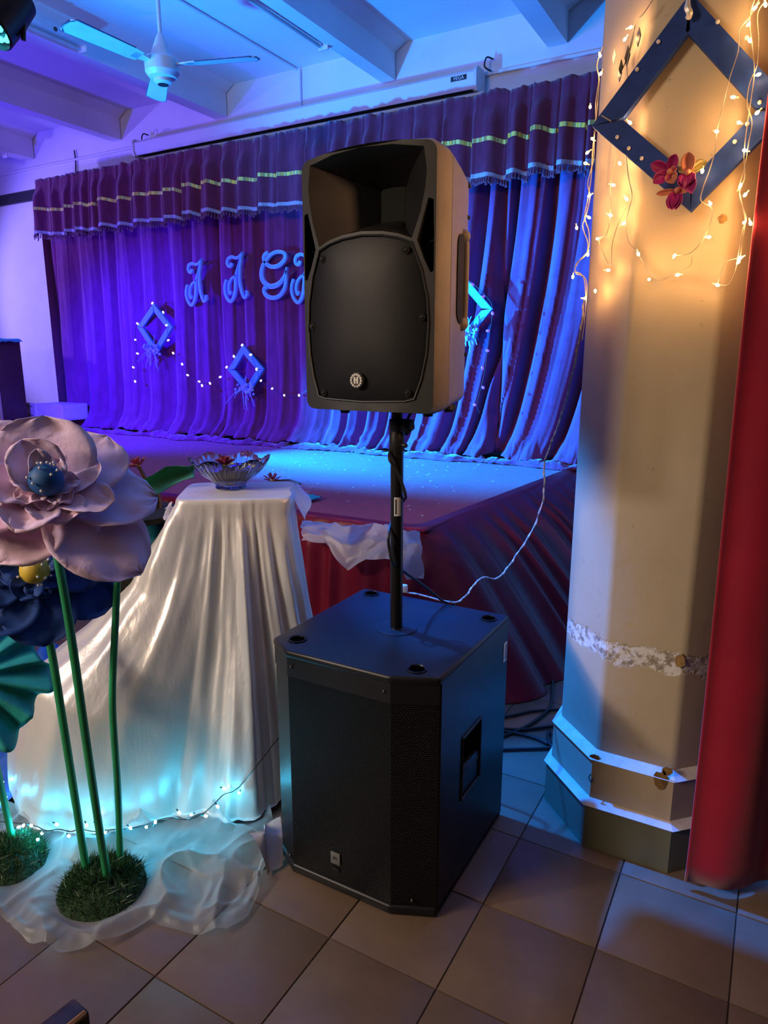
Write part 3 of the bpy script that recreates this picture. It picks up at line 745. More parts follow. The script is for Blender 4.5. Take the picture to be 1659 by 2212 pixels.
string_light('curtain_string_light', 'string of small pale bulbs looped over the low diamond frame towards the loudspeaker', 'string light',
    [cv([b3[0], b3[1], b3[2], b3[3], b3[4], b3[5], b3[6], b3[7], b3[8], b3[9], (700, 825)])], cv(b3), M['wire_black'], M['bulb_blue'], 0.0095, 0.0020, 'string lights on the curtain', cap=False)
YB = 4.835
b4 = [zz(x, y, 980, 560, 4.916) for x, y in ((197, 268), (313, 398), (412, 575), (363, 760), (358, 970), (305, 1155), (312, 1362), (222, 1546))]
w4 = [zz(x, y, 980, 560, 4.916) for x, y in ((150, 215), (260, 310), (400, 470), (405, 640), (375, 820), (355, 1000), (320, 1240), (280, 1400), (248, 1550), (275, 1635))]
string_light('curtain_string_light', 'string of violet bulbs trailing down from the right diamond frame', 'string light',
    [cv(w4)], cv(b4), M['wire_black'], M['bulb_violet'], 0.011, 0.0022, 'string lights on the curtain', cap=False)

# ------------------------------------------------------------------ lectern, switch box and stool on the stage at the far left
A = onz(10, 934, ZS + 0.01); B = onz(64, 928, ZS + 0.01)
X = (B - A); wl = X.length; X.normalize(); Y = Vector((-X.y, X.x, 0)); topz = hz(50, 735, B).z
le = thing('lectern', 'tall dark laminate cabinet on the stage at the far left with cyan paper on top', 'cabinet', A)
hh = topz - A.z; cen = A + X * wl / 2 + Y * 0.25
mk('carcass', MB().box(cen + Vector((0, 0, hh / 2)), (wl, 0.5, hh), X=X, Y=Y, bevel=0.006), M['lectern_wood'], le)
mk('edge_panel', MB().box(A - X * 0.014 + Y * 0.16 + Vector((0, 0, hh / 2 - 0.1)), (0.022, 0.34, hh - 0.2), X=X, Y=Y), M['cream_edge'], le, smooth=False)
mk('front_panel', MB().box(A - X * 0.16 + Y * 0.02 + Vector((0, 0, hh / 2 - 0.25)), (0.30, 0.02, hh - 0.5), X=X, Y=Y), M['cream_edge'], le, smooth=False)
def cyf(u, v):
    p = cen + X * (lerp(-0.75, 0.42, u) * wl) + Y * lerp(-0.32, 0.3, v)
    dr = 0.05 * max(0, -lerp(-0.32, 0.3, v) - 0.25) * 8
    return (p.x, p.y, topz + 0.012 + 0.015 * fbm(u * 6, v * 6) - dr - 0.02 * max(0, fbm(u * 14, 1)) * (v < 0.2))
tag(mk('crepe_paper', MB().grid(cyf, 40, 16), M['cyan_paper'], solid=0.004), 'crumpled cyan crepe paper lying on top of the dark cabinet', 'paper')
q0 = onz(72, 930, ZS + 0.01); Yb = q0.y + 0.08
st = thing('stool', 'low dark brown stool on the stage carrying the white metal box', 'stool', q0)
sx0, sx1 = q0.x, onz(122, 928, ZS + 0.01).x; zt = ony(100, 907, Yb).z
mk('seat', MB().box(((sx0 + sx1) / 2, Yb + 0.15, zt - 0.02), (sx1 - sx0, 0.34, 0.04), bevel=0.005), M['brown_block'], st)
mk('body', MB().box(((sx0 + sx1) / 2, Yb + 0.15, (zt + ZS) / 2 - 0.01), (sx1 - sx0 - 0.04, 0.3, zt - ZS - 0.05), bevel=0.005), M['brown_block'], st)
z1 = ony(110, 873, Yb).z; bx0, bx1 = ony(78, 890, Yb).x, ony(136, 890, Yb).x
bx = thing('switch_box', 'white metal switch box with its door swung open, set on the brown stool', 'metal box', ((bx0 + bx1) / 2, Yb, zt))
hgt = z1 - zt
bb = MB().box(((bx0 + bx1) / 2 + 0.0, Yb + 0.01, zt + hgt / 2), (bx1 - bx0, 0.012, hgt)).box(((bx0 + bx1) / 2, Yb + 0.3, zt + hgt / 2), (bx1 - bx0, 0.012, hgt)).box(((bx0 + bx1) / 2, Yb + 0.155, z1 - 0.006), (bx1 - bx0, 0.3, 0.012)).box(((bx0 + bx1) / 2, Yb + 0.155, zt + 0.006), (bx1 - bx0, 0.3, 0.012)).box((bx1 - 0.006, Yb + 0.155, zt + hgt / 2), (0.012, 0.3, hgt))
mk('shell', bb, M['fixture'], bx, smooth=False)
mk('inside', MB().box(((bx0 + bx1) / 2 - 0.05, Yb + 0.16, zt + hgt / 2), (0.02, 0.26, hgt * 0.9)), M['void'], bx, smooth=False)
hin = Vector((bx0, Yb + 0.0, zt)); dx = (onp(38, 890, hin, np.array([0.25, 1, 0])) - hin); dx.z = 0; dl = min(0.36, dx.length); dx.normalize(); dn = Vector((dx.y, -dx.x, 0))
dr = mk('door', MB().box(hin + dx * dl / 2 + Vector((0, 0, hgt / 2)), (dl, 0.015, hgt * 0.98), X=dx, Y=-dn), M['fixture'], bx, smooth=False)
hb = MB()
for zf in (0.22, 0.78):
    for i in range(6): hb.box(hin + dx * (dl * (0.25 + 0.11 * i)) + Vector((0, 0, hgt * zf)) + dn * (0.010 if dn.y < 0 else -0.010), (0.016, 0.006, 0.010), X=dx, Y=-dn)
mk('vent_slot', hb, M['void'], dr, smooth=False)
cx_ = onz(114, 928, ZS + 0.01)
cb = thing('paper_cup', 'small cream paper cup on the stage floor beside the brown stool', 'cup', cx_ + Vector((0.12, 0, 0)))
mk('cup_wall', MB().lathe(cx_ + Vector((0.12, 0, 0)), [(0.0001, 0.001), (0.05, 0.0), (0.065, 0.15), (0.061, 0.15), (0.047, 0.01), (0.0001, 0.008)], 18), M['white_paper'], cb)
# ------------------------------------------------------------------ pillar (chamfered shaft on a stepped plinth)
def octa(x0, x1, y0, y1, c):
    return [(x0 + c, y0), (x1 - c, y0), (x1, y0 + c), (x1, y1 - c), (x1 - c, y1), (x0 + c, y1), (x0, y1 - c), (x0, y0 + c)]
def oct_mb(p0, z0, p1, z1):
    n = 8; b = MB()
    return b.add([(x, y, z0) for x, y in p0] + [(x, y, z1) for x, y in p1], [tuple(range(n))[::-1], tuple(range(n, 2 * n))] + [(i, (i + 1) % n, n + (i + 1) % n, n + i) for i in range(n)])
pil = bpy.data.objects.new('pillar', None); COL.objects.link(pil); pil.location = (-0.26, 2.2, 0); ORG['pillar'] = Vector((-0.26, 2.2, 0)); pil['kind'] = 'structure'
O1 = octa(-0.546, 0.03, 1.885, 2.46, 0.168)
O1b = octa(-0.532, 0.016, 1.899, 2.446, 0.163)
O2 = octa(-0.532, 0.016, 1.900, 2.445, 0.162)
O2b = octa(-0.516, 0.000, 1.922, 2.430, 0.156)
O3 = octa(-0.513, -0.003, 1.925, 2.427, 0.150)
O1l = octa(-0.553, 0.037, 1.878, 2.467, 0.170); O2l = octa(-0.537, 0.021, 1.895, 2.45, 0.163)
mk('base_plinth', oct_mb(O1, 0.0, O1, 0.143), M['plinth_base'], pil, smooth=False)
mk('mortar_ledge', oct_mb(O1l, 0.141, O2, 0.158), M['plinth_top'], pil, smooth=False)
mk('upper_plinth', oct_mb(O2, 0.150, O2, 0.285), M['pillar'], pil, smooth=False)
mk('mortar_ledge', oct_mb(O2l, 0.283, O3, 0.303), M['plinth_top'], pil, smooth=False)
sh = mk('shaft', oct_mb(O3, 0.295, O3, ZC), M['pillar'], pil, smooth=False)
bmx = bmesh.new(); bmx.from_mesh(sh.data)
bmesh.ops.bevel(bmx, geom=[e for e in bmx.edges if abs(e.verts[0].co.z - e.verts[1].co.z) > 1], offset=0.012, segments=3, affect='EDGES', profile=0.5)
bmx.to_mesh(sh.data); bmx.free(); sh.data.shade_smooth(); sh.data.set_sharp_from_angle(angle=math.radians(50))
YF = 1.925
def blob(cx, cy, Y, rx, rz, seed, depth=0.002):
    c = ony(cx, cy, Y); r = random.Random(seed)
    return MB().prism([(rx * (0.75 + r.random() * 0.5) * math.cos(a), rz * (0.75 + r.random() * 0.5) * math.sin(a)) for a in np.linspace(0, 2 * math.pi, 15)[:-1]], depth, O=c, X=(1, 0, 0), Y=(0, 0, 1))
mk('chipped_patch', blob(1428, 1685, 1.899, 0.020, 0.030, 1), M['chip'], pil, smooth=False)
mk('chipped_patch', blob(1441, 1666, 1.899, 0.014, 0.014, 5), M['chip'], pil, smooth=False)
mk('chipped_patch', blob(1286, 1635, 1.896, 0.015, 0.008, 2), M['chip'], pil, smooth=False)
mk('chipped_patch', blob(1470, 1428, YF - 0.001, 0.013, 0.020, 3), M['chip'], pil, smooth=False)
mk('masking_tape_scrap', blob(1561, 472, YF - 0.001, 0.010, 0.010, 9, 0.001), M['chip'], pil, smooth=False)
mk('old_nail', MB().tube(smooth_path([ony(1276, 1672, 1.9), ony(1272, 1680, 1.893), ony(1277, 1690, 1.893), ony(1281, 1682, 1.893)]), 0.0015, 5), M['metal_black'], pil)

# ------------------------------------------------------------------ pillar fairy lights
CHN = np.array([-1, -1, 0]) / math.sqrt(2)
def on_pillar(x, y, off=0.03):
    p = ony(x, y, YF - off)
    if p.x < -0.363 - off * 0.4:
        p = onp(x, y, Vector((-0.363, YF, 0)) + Vector(CHN) * off, CHN)
    return p
def fl(L, s=2.001, ox=830, oy=0, off=0.03): return [on_pillar(ox + x / s, oy + y / s, off) for x, y in L]
def air(L, Y=2.0): return [ony(830 + x / 2.001, y / 2.001, Y) for x, y in L]
PW = 0.11; WC = (1.0, 0.50, 0.17)
sA = [(933, 240), (936, 318), (890, 462), (900, 600), (878, 660), (870, 706), (886, 846), (885, 940), (832, 985), (880, 1100), (815, 1197), (868, 1290)]
wA = [(945, 200), (920, 280), (928, 340), (916, 430), (914, 520), (908, 600), (905, 690), (880, 790), (890, 850), (872, 930), (858, 980), (880, 1050), (872, 1100), (830, 1140), (828, 1180), (862, 1200), (872, 1285)]
wA2 = [(930, 340), (920, 480), (902, 640), (895, 760), (880, 860), (866, 940), (884, 1000), (882, 1080), (840, 1130), (824, 1170), (850, 1185), (876, 1230), (866, 1380), (855, 1470)]
string_light('fairy_light_string', 'warm fairy light string hanging along the left edge of the pillar over the curtain', 'string light', [air(wA), air(wA2)], air(sA), M['wire_white'], M['bulb_warm'], 0.0036, 0.0014, 'warm fairy lights on the pillar', power=PW * 0.8, color=WC)
sB = [(1065, 118), (1040, 170), (1068, 425), (1045, 475), (1062, 530), (1018, 706), (990, 800), (978, 930), (1048, 860), (1035, 965), (923, 1032), (968, 1168), (912, 1257)]
wB = [(1160, 0), (1120, 60), (1085, 95), (1075, 170), (1052, 260), (1050, 320), (1066, 400), (1048, 470), (1040, 560), (1046, 680), (1058, 780), (1070, 850), (1045, 960), (1055, 1040), (1085, 1080), (1130, 1150), (1190, 1200), (1250, 1190)]
wB2 = [(1040, 560), (1000, 690), (978, 800), (980, 900), (962, 1010), (930, 1032), (945, 1090), (980, 1150), (985, 1060), (1010, 970), (1045, 900)]
string_light('fairy_light_string', 'warm fairy light string draped down the left chamfer of the pillar behind the navy frame', 'string light', [fl(wB), fl(wB2)], fl(sB), M['wire_white'], M['bulb_warm'], 0.0036, 0.0011, 'warm fairy lights on the pillar', power=PW, color=WC)
sC = [(1580, 175), (1508, 420), (1437, 568), (1375, 740), (1410, 880), (1403, 1025), (1255, 1105), (1268, 1188), (1145, 1208), (1098, 1098)]
wC = [(1620, 0), (1575, 80), (1535, 130), (1530, 220), (1495, 330), (1470, 430), (1440, 560), (1430, 650), (1405, 740), (1375, 820), (1370, 870), (1415, 900), (1410, 960), (1375, 1040), (1320, 1095), (1255, 1105)]
wC2 = [(1330, 1110), (1320, 1150), (1260, 1180), (1200, 1210), (1150, 1185), (1098, 1098)]
string_light('fairy_light_string', 'warm fairy light string crossing the navy frame and looping under it on the pillar face', 'string light', [fl(wC, off=0.052), fl(wC2)], fl(sC, off=0.05), M['wire_white'], M['bulb_warm'], 0.0036, 0.0011, 'warm fairy lights on the pillar', power=PW, color=WC)
sD = [(1648, 20), (1602, 35), (1575, 105), (1618, 322), (1612, 487), (1533, 530), (1558, 650), (1540, 803), (1560, 842), (1555, 963), (1583, 965), (1540, 1115), (1530, 1133), (1440, 1232)]
wD = [(1650, 0), (1615, 60), (1620, 170), (1612, 280), (1580, 360), (1570, 450), (1590, 530), (1575, 620), (1560, 720), (1535, 810), (1550, 900), (1560, 960), (1545, 1060), (1535, 1110), (1480, 1130), (1455, 1180), (1440, 1232)]
wD2 = [(1600, 0), (1580, 90), (1600, 300), (1575, 500), (1555, 660), (1560, 760), (1535, 840), (1565, 940), (1548, 1000), (1525, 1130), (1515, 1180), (1490, 1230), (1450, 1232)]
string_light('fairy_light_string', 'warm fairy light string down the right side of the pillar next to the red drape', 'string light', [fl(wD, off=0.045), fl(wD2, off=0.05)], fl(sD, off=0.045), M['wire_white'], M['bulb_warm'], 0.0036, 0.0011, 'warm fairy lights on the pillar', power=PW, color=WC)

# ------------------------------------------------------------------ navy diamond frame with orchids on the pillar
YFr = YF - 0.030
Tt, Rr, Bb, Ll = [ony(*q, YFr) for q in ((1492, -16), (1716, 228), (1491, 456), (1278, 272))]
fr = thing('navy_diamond_frame', 'navy painted diamond frame studded with pearls on the pillar among fairy lights', 'wall ornament', Bb)
cen = (Tt + Rr + Bb + Ll) / 4; bw = 0.052
for a, b in ((Tt, Rr), (Rr, Bb), (Bb, Ll), (Ll, Tt)):
    d = (b - a).normalized(); inw = (cen - (a + b) / 2); inw = (inw - d * inw.dot(d)).normalized(); L = (b - a).length
    mk('bar', MB().prism([(0, 0), (L, 0), (L - bw * 1.05, bw), (bw * 1.05, bw)], -0.024 if d.cross(inw).y < 0 else 0.024, O=a, X=d, Y=inw), M['navy_wood'], fr, smooth=False)
for q in ((1550, 47), (1422, 90), (1376, 150), (1333, 296), (1358, 320), (1386, 342), (1641, 221), (1614, 268), (1587, 306), (1612, 82)):
    mk('pearl_stud', MB().ball(ony(*q, YFr - 0.003), 0.0048, 8), M['pearl'], fr)
mk('satin_bow', MB().tube(smooth_path([ony(1488, -10, YFr - 0.01), ony(1485, 15, YFr - 0.02), ony(1490, 28, YFr - 0.02), ony(1487, 38, YFr - 0.012)], 4), [0.006, 0.005, 0.005, 0.006] + [0.007] * 9, 8), M['satin'], fr)
mk('twine_loop', MB().tube([ony(1278, 272, YFr - 0.006) + Vector((0.022, 0, 0.02)), ony(1320, 262, YFr - 0.004)], 0.0015, 5), M['wire_white'], fr)
def petal_mb(O, d, n, L, Wd, cup=0.2, curl=0.0, tip=0.5, base=0.15, nu=8, nv=10, wav=0.0, seed=0):
    """petal from O along d with face normal n; cup folds the sides up, curl bends the tip along n"""
    d = Vector(d).normalized(); n = Vector(n); n = (n - d * n.dot(d)).normalized(); s = d.cross(n)
    def f(u, v):
        t = v; w = Wd * ((base + (1 - base) * math.sin(math.pi * min(1, t ** (0.75 + tip * 0.4))) ** 0.8) if t < 0.999 else 0.02)
        if t > 0.5:
            q = 1 - ((t - 0.5) / 0.5) ** (2.2 + (0 if tip > 0.6 else 2 * (1 - tip)))
            w = Wd * max(0.03, q ** 0.55 if tip > 0.6 else q)
        elif t <= 0.5: w = Wd * (base + (1 - base) * math.sin(math.pi * t))
        x = (u - 0.5) * w
        h = cup * Wd * (2 * (u - 0.5)) ** 2 * (w / Wd) + curl * L * t * t + wav * fbm(t * 4 + seed, u * 4, seed) * t
        return Vector(O) + d * (L * t) + s * x + n * h
    return MB().grid(f, nu, nv)
V3 = Vector
fo = (0, -1, 0)
def orchid(c, dirs, label):
    c = V3(c)
    t = thing('orchid_bloom', label, 'flower', c, 'orchid blooms on the navy frame')
    for dx, dz, L, w, m in dirs:
        mk('petal', petal_mb(c, (dx, -0.35, dz), fo, L, w, cup=0.35, curl=0.12, tip=0.3, base=0.3), M[m], t, angle=180, solid=0.0012)
    mk('throat', MB().ball(c + V3((0, -0.006, 0)), 0.008, 8), M['peach'], t)
def oc(x, y): return ony(1200 + x / 3.614, y / 3.614, YFr - 0.018)
orchid(oc(895, 1345), [(-1, 0.45, 0.05, 0.026, 'magenta'), (-0.8, -0.6, 0.045, 0.030, 'magenta'), (0.35, 1, 0.04, 0.024, 'magenta'), (0.35, -0.9, 0.035, 0.028, 'peach'), (0.7, 0.2, 0.02, 0.016, 'peach')], 'magenta artificial orchid on the left of the spray at the frame bottom')
orchid(oc(1035, 1350), [(0.0, 1, 0.045, 0.030, 'peach'), (-0.25, -1, 0.040, 0.030, 'magenta'), (0.3, -1, 0.058, 0.028, 'magenta'), (0.05, -1, 0.035, 0.036, 'magenta')], 'magenta and peach artificial orchid standing upright on the right of the spray')
orchid(oc(955, 1490), [(-1, -0.15, 0.05, 0.014, 'peach'), (-0.35, -1, 0.048, 0.026, 'magenta'), (0.05, -1, 0.05, 0.026, 'magenta'), (-0.15, -1, 0.05, 0.030, 'magenta'), (0.8, -0.15, 0.03, 0.014, 'peach')], 'magenta artificial orchid hanging lowest below the navy frame')
lv = thing('orchid_leaf', 'folded olive green leaf behind the orchids on the navy frame', 'leaf', oc(1050, 1300))
mk('blade', petal_mb(oc(960, 1310), (1, 0.0, 0.12), (0, -0.8, 0.6), 0.055, 0.03, cup=-0.4, base=0.5), M['lotus_leaf'], lv, angle=180, solid=0.001)
mk('blade', petal_mb(oc(1080, 1330), (0.6, 0, 0.35), (0, -1, 0.2), 0.03, 0.024, cup=0.4, base=0.5), M['lotus_leaf'], lv, angle=180, solid=0.001)

# dangling mirror pieces on the chamfer
mr = thing('mirror_dangler', 'string of small dark diamond mirror pieces hung on the pillar chamfer', 'ornament', on_pillar(1338, 165))
for (x, y, s, m) in ((1380, 80, 0.014, 'metal_black'), (1356, 122, 0.016, 'void'), (1342, 146, 0.012, 'void'), (1328, 122, 0.012, 'white_paper'), (1340, 160, 0.012, 'screw')):
    p = on_pillar(x, y, 0.02); X = V3((1, -1, 0)).normalized()
    mk('mirror_piece', MB().prism([(0, -s * 1.5), (s * 0.7, 0), (0, s * 1.5), (-s * 0.7, 0)], 0.002, O=p, X=X, Y=(0, 0, 1)), M[m], mr, smooth=False)
mk('thread', MB().tube([on_pillar(1372, 55, 0.022), on_pillar(1356, 122, 0.022), on_pillar(1340, 160, 0.022)], 0.0012, 5), M['wire_black'], mr)

# ------------------------------------------------------------------ red drape on the right
def drape_fn(u, v):
    s = u * 1.25; z = lerp(3.3, 0.025, v)
    bx = -0.085 + s * 0.74; by = 1.880 + s * 0.62
    g = 0.5 - 0.5 * math.cos(s * 24 + 1.4 * fbm(s * 3, z * 0.25)); g *= 0.055 * (0.5 + 0.5 * v) * (1 - math.exp(-s * 30))
    hem = 0.02 * sstep(0.9, 1, v) * fbm(s * 5, 1)
    fl_ = 0.045 * sstep(0.4, 1.0, v)
    return (bx + 0.64 * (g + fl_) * 0.9 - 0.035 * sstep(0.0, 0.25, v) * 0 - 0.03 * v * (1 - sstep(0, 0.2, s)), by - 0.77 * (g + fl_) + hem, z + 0.02 * fbm(s * 3, 2) * sstep(0.95, 1, v))
rd = thing('red_drape', 'plain bright red cloth drape hanging to the floor right of the pillar', 'curtain', (0.3, 2.1, 0))
mk('cloth', MB().grid(drape_fn, 160, 60), M['red_drape'], rd, angle=180, solid=0.003)
mk('hanging_rod', MB().tube([(-0.12, 1.86, 3.3), (0.86, 2.68, 3.3)], 0.012), M['metal_black'], rd)

# ------------------------------------------------------------------ subwoofer
SX0, SX1, SY0, SY1, SH = -1.152, -0.643, 1.412, 1.898, 0.682
FYf = 1.362
def sub_poly(e=0.0):
    return [(SX0 - e, SY0 - e * 0.4), (-1.070, FYf - e), (-0.755, FYf - e), (SX1 + e, SY0 - e * 0.4), (SX1 + e, SY1 + e), (SX0 - e, SY1 + e)]
sub = thing('subwoofer', 'big black floor subwoofer with perforated bowed front standing on the tiles', 'subwoofer', ((SX0 + SX1) / 2, (SY0 + SY1) / 2, 0))
cab = MB()
body = [(SX0, SY0 + 0.012), (-1.070, FYf + 0.014), (-0.755, FYf + 0.014), (SX1, SY0 + 0.012), (SX1, SY1), (SX0, SY1)]
zb, zt_ = 0.014, SH - 0.012
# side with a hand-hold opening
hY0, hY1, hZ0, hZ1 = 1.560, 1.690, 0.260, 0.445
def quad(b, P): b.add(P, [tuple(range(len(P)))])
for i in range(6):
    a, c = body[i], body[(i + 1) % 6]
    if i == 3: continue
    quad(cab, [(a[0], a[1], zb), (c[0], c[1], zb), (c[0], c[1], zt_), (a[0], a[1], zt_)])
quad(cab, [(x, y, zb) for x, y in body]); quad(cab, [(x, y, zt_) for x, y in body])
ys = [body[3][1], hY0, hY1, SY1]; zs = [zb, hZ0, hZ1, zt_]
for i in range(3):
    for j in range(3):
        if i == 1 and j == 1: continue
        quad(cab, [(SX1, ys[i], zs[j]), (SX1, ys[i + 1], zs[j]), (SX1, ys[i + 1], zs[j + 1]), (SX1, ys[i], zs[j + 1])])
mk('cabinet', cab, M['sub_paint'], sub, smooth=False)
pk = MB(); dX = 0.075
ring = [(hY0, hZ0), (hY1, hZ0), (hY1, hZ1), (hY0, hZ1)]
for i in range(4):
    a, c = ring[i], ring[(i + 1) % 4]
    quad(pk, [(SX1, a[0], a[1]), (SX1, c[0], c[1]), (SX1 - dX, c[0], c[1]), (SX1 - dX, a[0], a[1])])
quad(pk, [(SX1 - dX, y, z) for y, z in ring])
hd = mk('handle_recess', pk, M['void'], sub, smooth=False)
mk('handle_lip', MB().box((SX1 - 0.012, (hY0 + hY1) / 2, hZ0 + 0.072), (0.022, hY1 - hY0 + 0.004, 0.034), bevel=0.006), M['sub_paint'], hd)
mk('lower_scoop', MB().prism([(0, 0), (0.0, 0.06), (-0.07, 0.0)], hY1 - hY0, O=(SX1 - 0.002, hY1, hZ0 + 0.0), X=(1, 0, 0), Y=(0, 0, 1)), M['sub_paint'], hd, smooth=False)
mk('model_lettering', text_geo('JBL  PRX 600', 0.020, (SX1 - 0.0005, (hY0 + hY1) / 2, hZ0 + 0.068), (0, 1, 0), (0, 0, 1), 0.001), M['badge_dim'], hd, smooth=False)
rim = MB()
for a, c in zip(ring, ring[1:] + ring[:1]): rim.tube([(SX1 + 0.001, a[0], a[1]), (SX1 + 0.001, c[0], c[1])], 0.004, 6)
mk('handle_rim', rim, M['black_plastic'], hd)
def rimmed(z, t, e):
    bm = bmesh.new(); vs = [bm.verts.new((x, y, z)) for x, y in sub_poly(e)]; f = bm.faces.new(vs)
    r = bmesh.ops.extrude_face_region(bm, geom=[f]); vv = [g for g in r['geom'] if isinstance(g, bmesh.types.BMVert)]
    for v in vv: v.co.z += t
    bmesh.ops.recalc_face_normals(bm, faces=bm.faces[:])
    bmesh.ops.bevel(bm, geom=bm.edges[:], offset=0.008, segments=3, affect='EDGES', profile=0.5)
    bm.verts.index_update(); b = MB().add([v.co.copy() for v in bm.verts], [[v.index for v in q.verts] for q in bm.faces]); bm.free(); return b
mk('top_plate', rimmed(SH - 0.022, 0.022, 0.0), M['sub_paint'], sub)
mk('base_plate', rimmed(0.0, 0.028, 0.0), M['sub_paint'], sub)
fb = MB(); P0 = [(SX0 + 0.002, SY0 + 0.004), (-1.070, FYf + 0.004), (-0.755, FYf + 0.004), (SX1 - 0.002, SY0 + 0.004)]
for i in range(3): quad(fb, [(*P0[i], SH - 0.075), (*P0[i + 1], SH - 0.075), (*P0[i + 1], SH - 0.02), (*P0[i], SH - 0.02)])
mk('upper_trim', fb, M['sub_paint'], sub, smooth=False)
gb = MB(); G0 = [(SX0 + 0.003, SY0 + 0.007), (-1.070, FYf + 0.007), (-0.755, FYf + 0.007), (SX1 - 0.003, SY0 + 0.007)]
for i in range(3): quad(gb, [(*G0[i], 0.022), (*G0[i + 1], 0.022), (*G0[i + 1], SH - 0.07), (*G0[i], SH - 0.07)])
mk('grille', gb, M['grille_big'], sub, smooth=False)
for x, z in ((-0.772, SH - 0.045), (-1.055, SH - 0.045), (-0.70, 0.05), (-1.08, 0.05)):
    mk('screw', MB().ball((x, FYf + (0.004 if x < -0.755 else 0.025), z), 0.005, 8), M['screw'], sub)
bd = mk('badge', MB().box((-0.925, FYf + 0.004, 0.102), (0.030, 0.004, 0.036), bevel=0.001), M['badge_dim'], sub)
mk('badge_lettering', text_geo('JBL', 0.012, (-0.925, FYf + 0.0018, 0.104), (1, 0, 0), (0, 0, 1)), M['ink'], bd, smooth=False)
mk('badge', MB().box((-0.925, FYf + 0.0045, 0.066), (0.024, 0.003, 0.010), bevel=0.001), M['black_plastic'], sub)
for x, y in ((-1.085, 1.435), (-0.715, 1.43), (-0.685, 1.84), (-1.10, 1.86)):
    c = mk('foot_cup', MB().lathe((x, y, SH + 0.0005), [(0.026, 0.0), (0.026, 0.003), (0.022, 0.003), (0.020, 0.0)], 24), M['metal_black'], sub)
    mk('cup_floor', MB().lathe((x, y, SH + 0.0004), [(0.0001, 0.0004), (0.021, 0.0004)], 20), M['sub_paint'], c)
PX, PY = -0.888, 1.641
mk('pole_socket', MB().lathe((PX, PY, SH), [(0.06, 0.0), (0.06, 0.002), (0.055, 0.003), (0.018, 0.003), (0.017, 0.006)], 32), M['sub_paint'], sub)
sp = onx(1123, 1375, SX1 + 0.001)
stk = mk('barcode_sticker', MB().box((SX1 + 0.001, 1.875, sp.z), (0.001, 0.028, 0.062), bevel=0.0004), M['white_paper'], sub)
mk('barcode', MB().box((SX1 + 0.0017, 1.880, sp.z), (0.0006, 0.006, 0.048)), M['ink'], stk, smooth=False)

# ------------------------------------------------------------------ speaker pole
pole = thing('speaker_pole', 'black steel pole rising from the subwoofer top to carry the loudspeaker', 'pole', (PX, PY, SH))
mk('outer_tube', MB().tube([(PX, PY, SH + 0.002), (PX, PY, 1.215)], 0.0176, 24), M['metal_black'], pole)
mk('inner_tube', MB().tube([(PX, PY, 1.21), (PX, PY, 1.32)], 0.0150, 20), M['metal_black'], pole)
co = mk('collar', MB().lathe((PX, PY, 1.19), [(0.0185, 0), (0.021, 0.004), (0.021, 0.05), (0.019, 0.055), (0.0215, 0.058), (0.0215, 0.085), (0.016, 0.088)], 24), M['black_plastic'], pole)
kd = V3((0.92, -0.25, 0)).normalized(); kc = V3((PX, PY, 1.262)) + kd * 0.036
mk('clamp_knob', MB().lathe(kc, [(0.006, -0.022), (0.010, -0.008), (0.020, -0.004), (0.021, 0.010), (0.012, 0.018), (0.0001, 0.018)], 5, axis=kd), M['black_plastic'], co, smooth=False)
mk('lock_screw', MB().tube([V3((PX, PY, 1.208)) + kd * 0.016, V3((PX, PY, 1.208)) + kd * 0.034], 0.006, 8), M['black_plastic'], co)
vd = (V3((0, 0, 0)) - V3((PX, PY, 0))).normalized(); rs = V3((-vd.y, vd.x, 0))
zst = hz(862, 1092, V3((PX, PY, 0))).z
def stf(u, v):
    a = lerp(-0.42, 0.62, u); d = vd * math.cos(a) + rs * math.sin(a)
    return V3((PX, PY, zst + lerp(0.026, -0.026, v))) + d * 0.0182
ps = mk('barcode_sticker', MB().grid(stf, 8, 1), M['white_paper'], pole)
def stf2(u, v):
    a = lerp(-0.25, -0.02, u); d = vd * math.cos(a) + rs * math.sin(a)
    return V3((PX, PY, zst + lerp(0.021, -0.021, v))) + d * 0.0185
mk('barcode', MB().grid(stf2, 3, 1), M['ink'], ps)

# ------------------------------------------------------------------ loudspeaker
sy = math.radians(-2.0)
su = V3((math.cos(sy), math.sin(sy), 0)); sb_ = V3((-math.sin(sy), math.cos(sy), 0))
SO = V3((PX, PY, 0)) - sb_ * 0.17 + su * 0.013
ZBOT, ZTOP = 1.311, 1.897
def L2W(u, v, z): return SO + su * u + sb_ * v + V3((0, 0, z))
def bow(u, z): return -0.018 * (1 - (u / 0.18) ** 2)
spk = thing('loudspeaker', 'tall black two-way loudspeaker with perforated grille mounted on the pole', 'loudspeaker', L2W(0, 0.15, ZBOT))
def rr(hw, z0, z1, r, arch=0.0, n=5, waist=0.0):
    """rounded cabinet outline, counter-clockwise from bottom left; top arched, sides waisted"""
    pts = []
    for cx, cz, a0 in ((hw - r, z0 + r, -90), (hw - r, z1 - r, 0), (-hw + r, z1 - r, 90), (-hw + r, z0 + r, 180)):
        for k in range(n + 1):
            a = math.radians(a0 + 90 * k / n); pts.append((cx + r * math.cos(a), cz + r * math.sin(a)))
    out = []
    for i in range(len(pts)):
        a, b = pts[i], pts[(i + 1) % len(pts)]
        out.append(a); d = math.hypot(b[0] - a[0], b[1] - a[1])
        if d > 0.08:
            for k in range(1, 12): out.append((lerp(a[0], b[0], k / 12), lerp(a[1], b[1], k / 12)))
    res = []
    for u, z in out:
        t = (z - z0) / (z1 - z0)
        if t > 0.8: z += arch * (1 - (u / hw) ** 2) * ((t - 0.8) / 0.2)
        res.append((u * (1 - waist * math.sin(math.pi * t)), z))
    return res
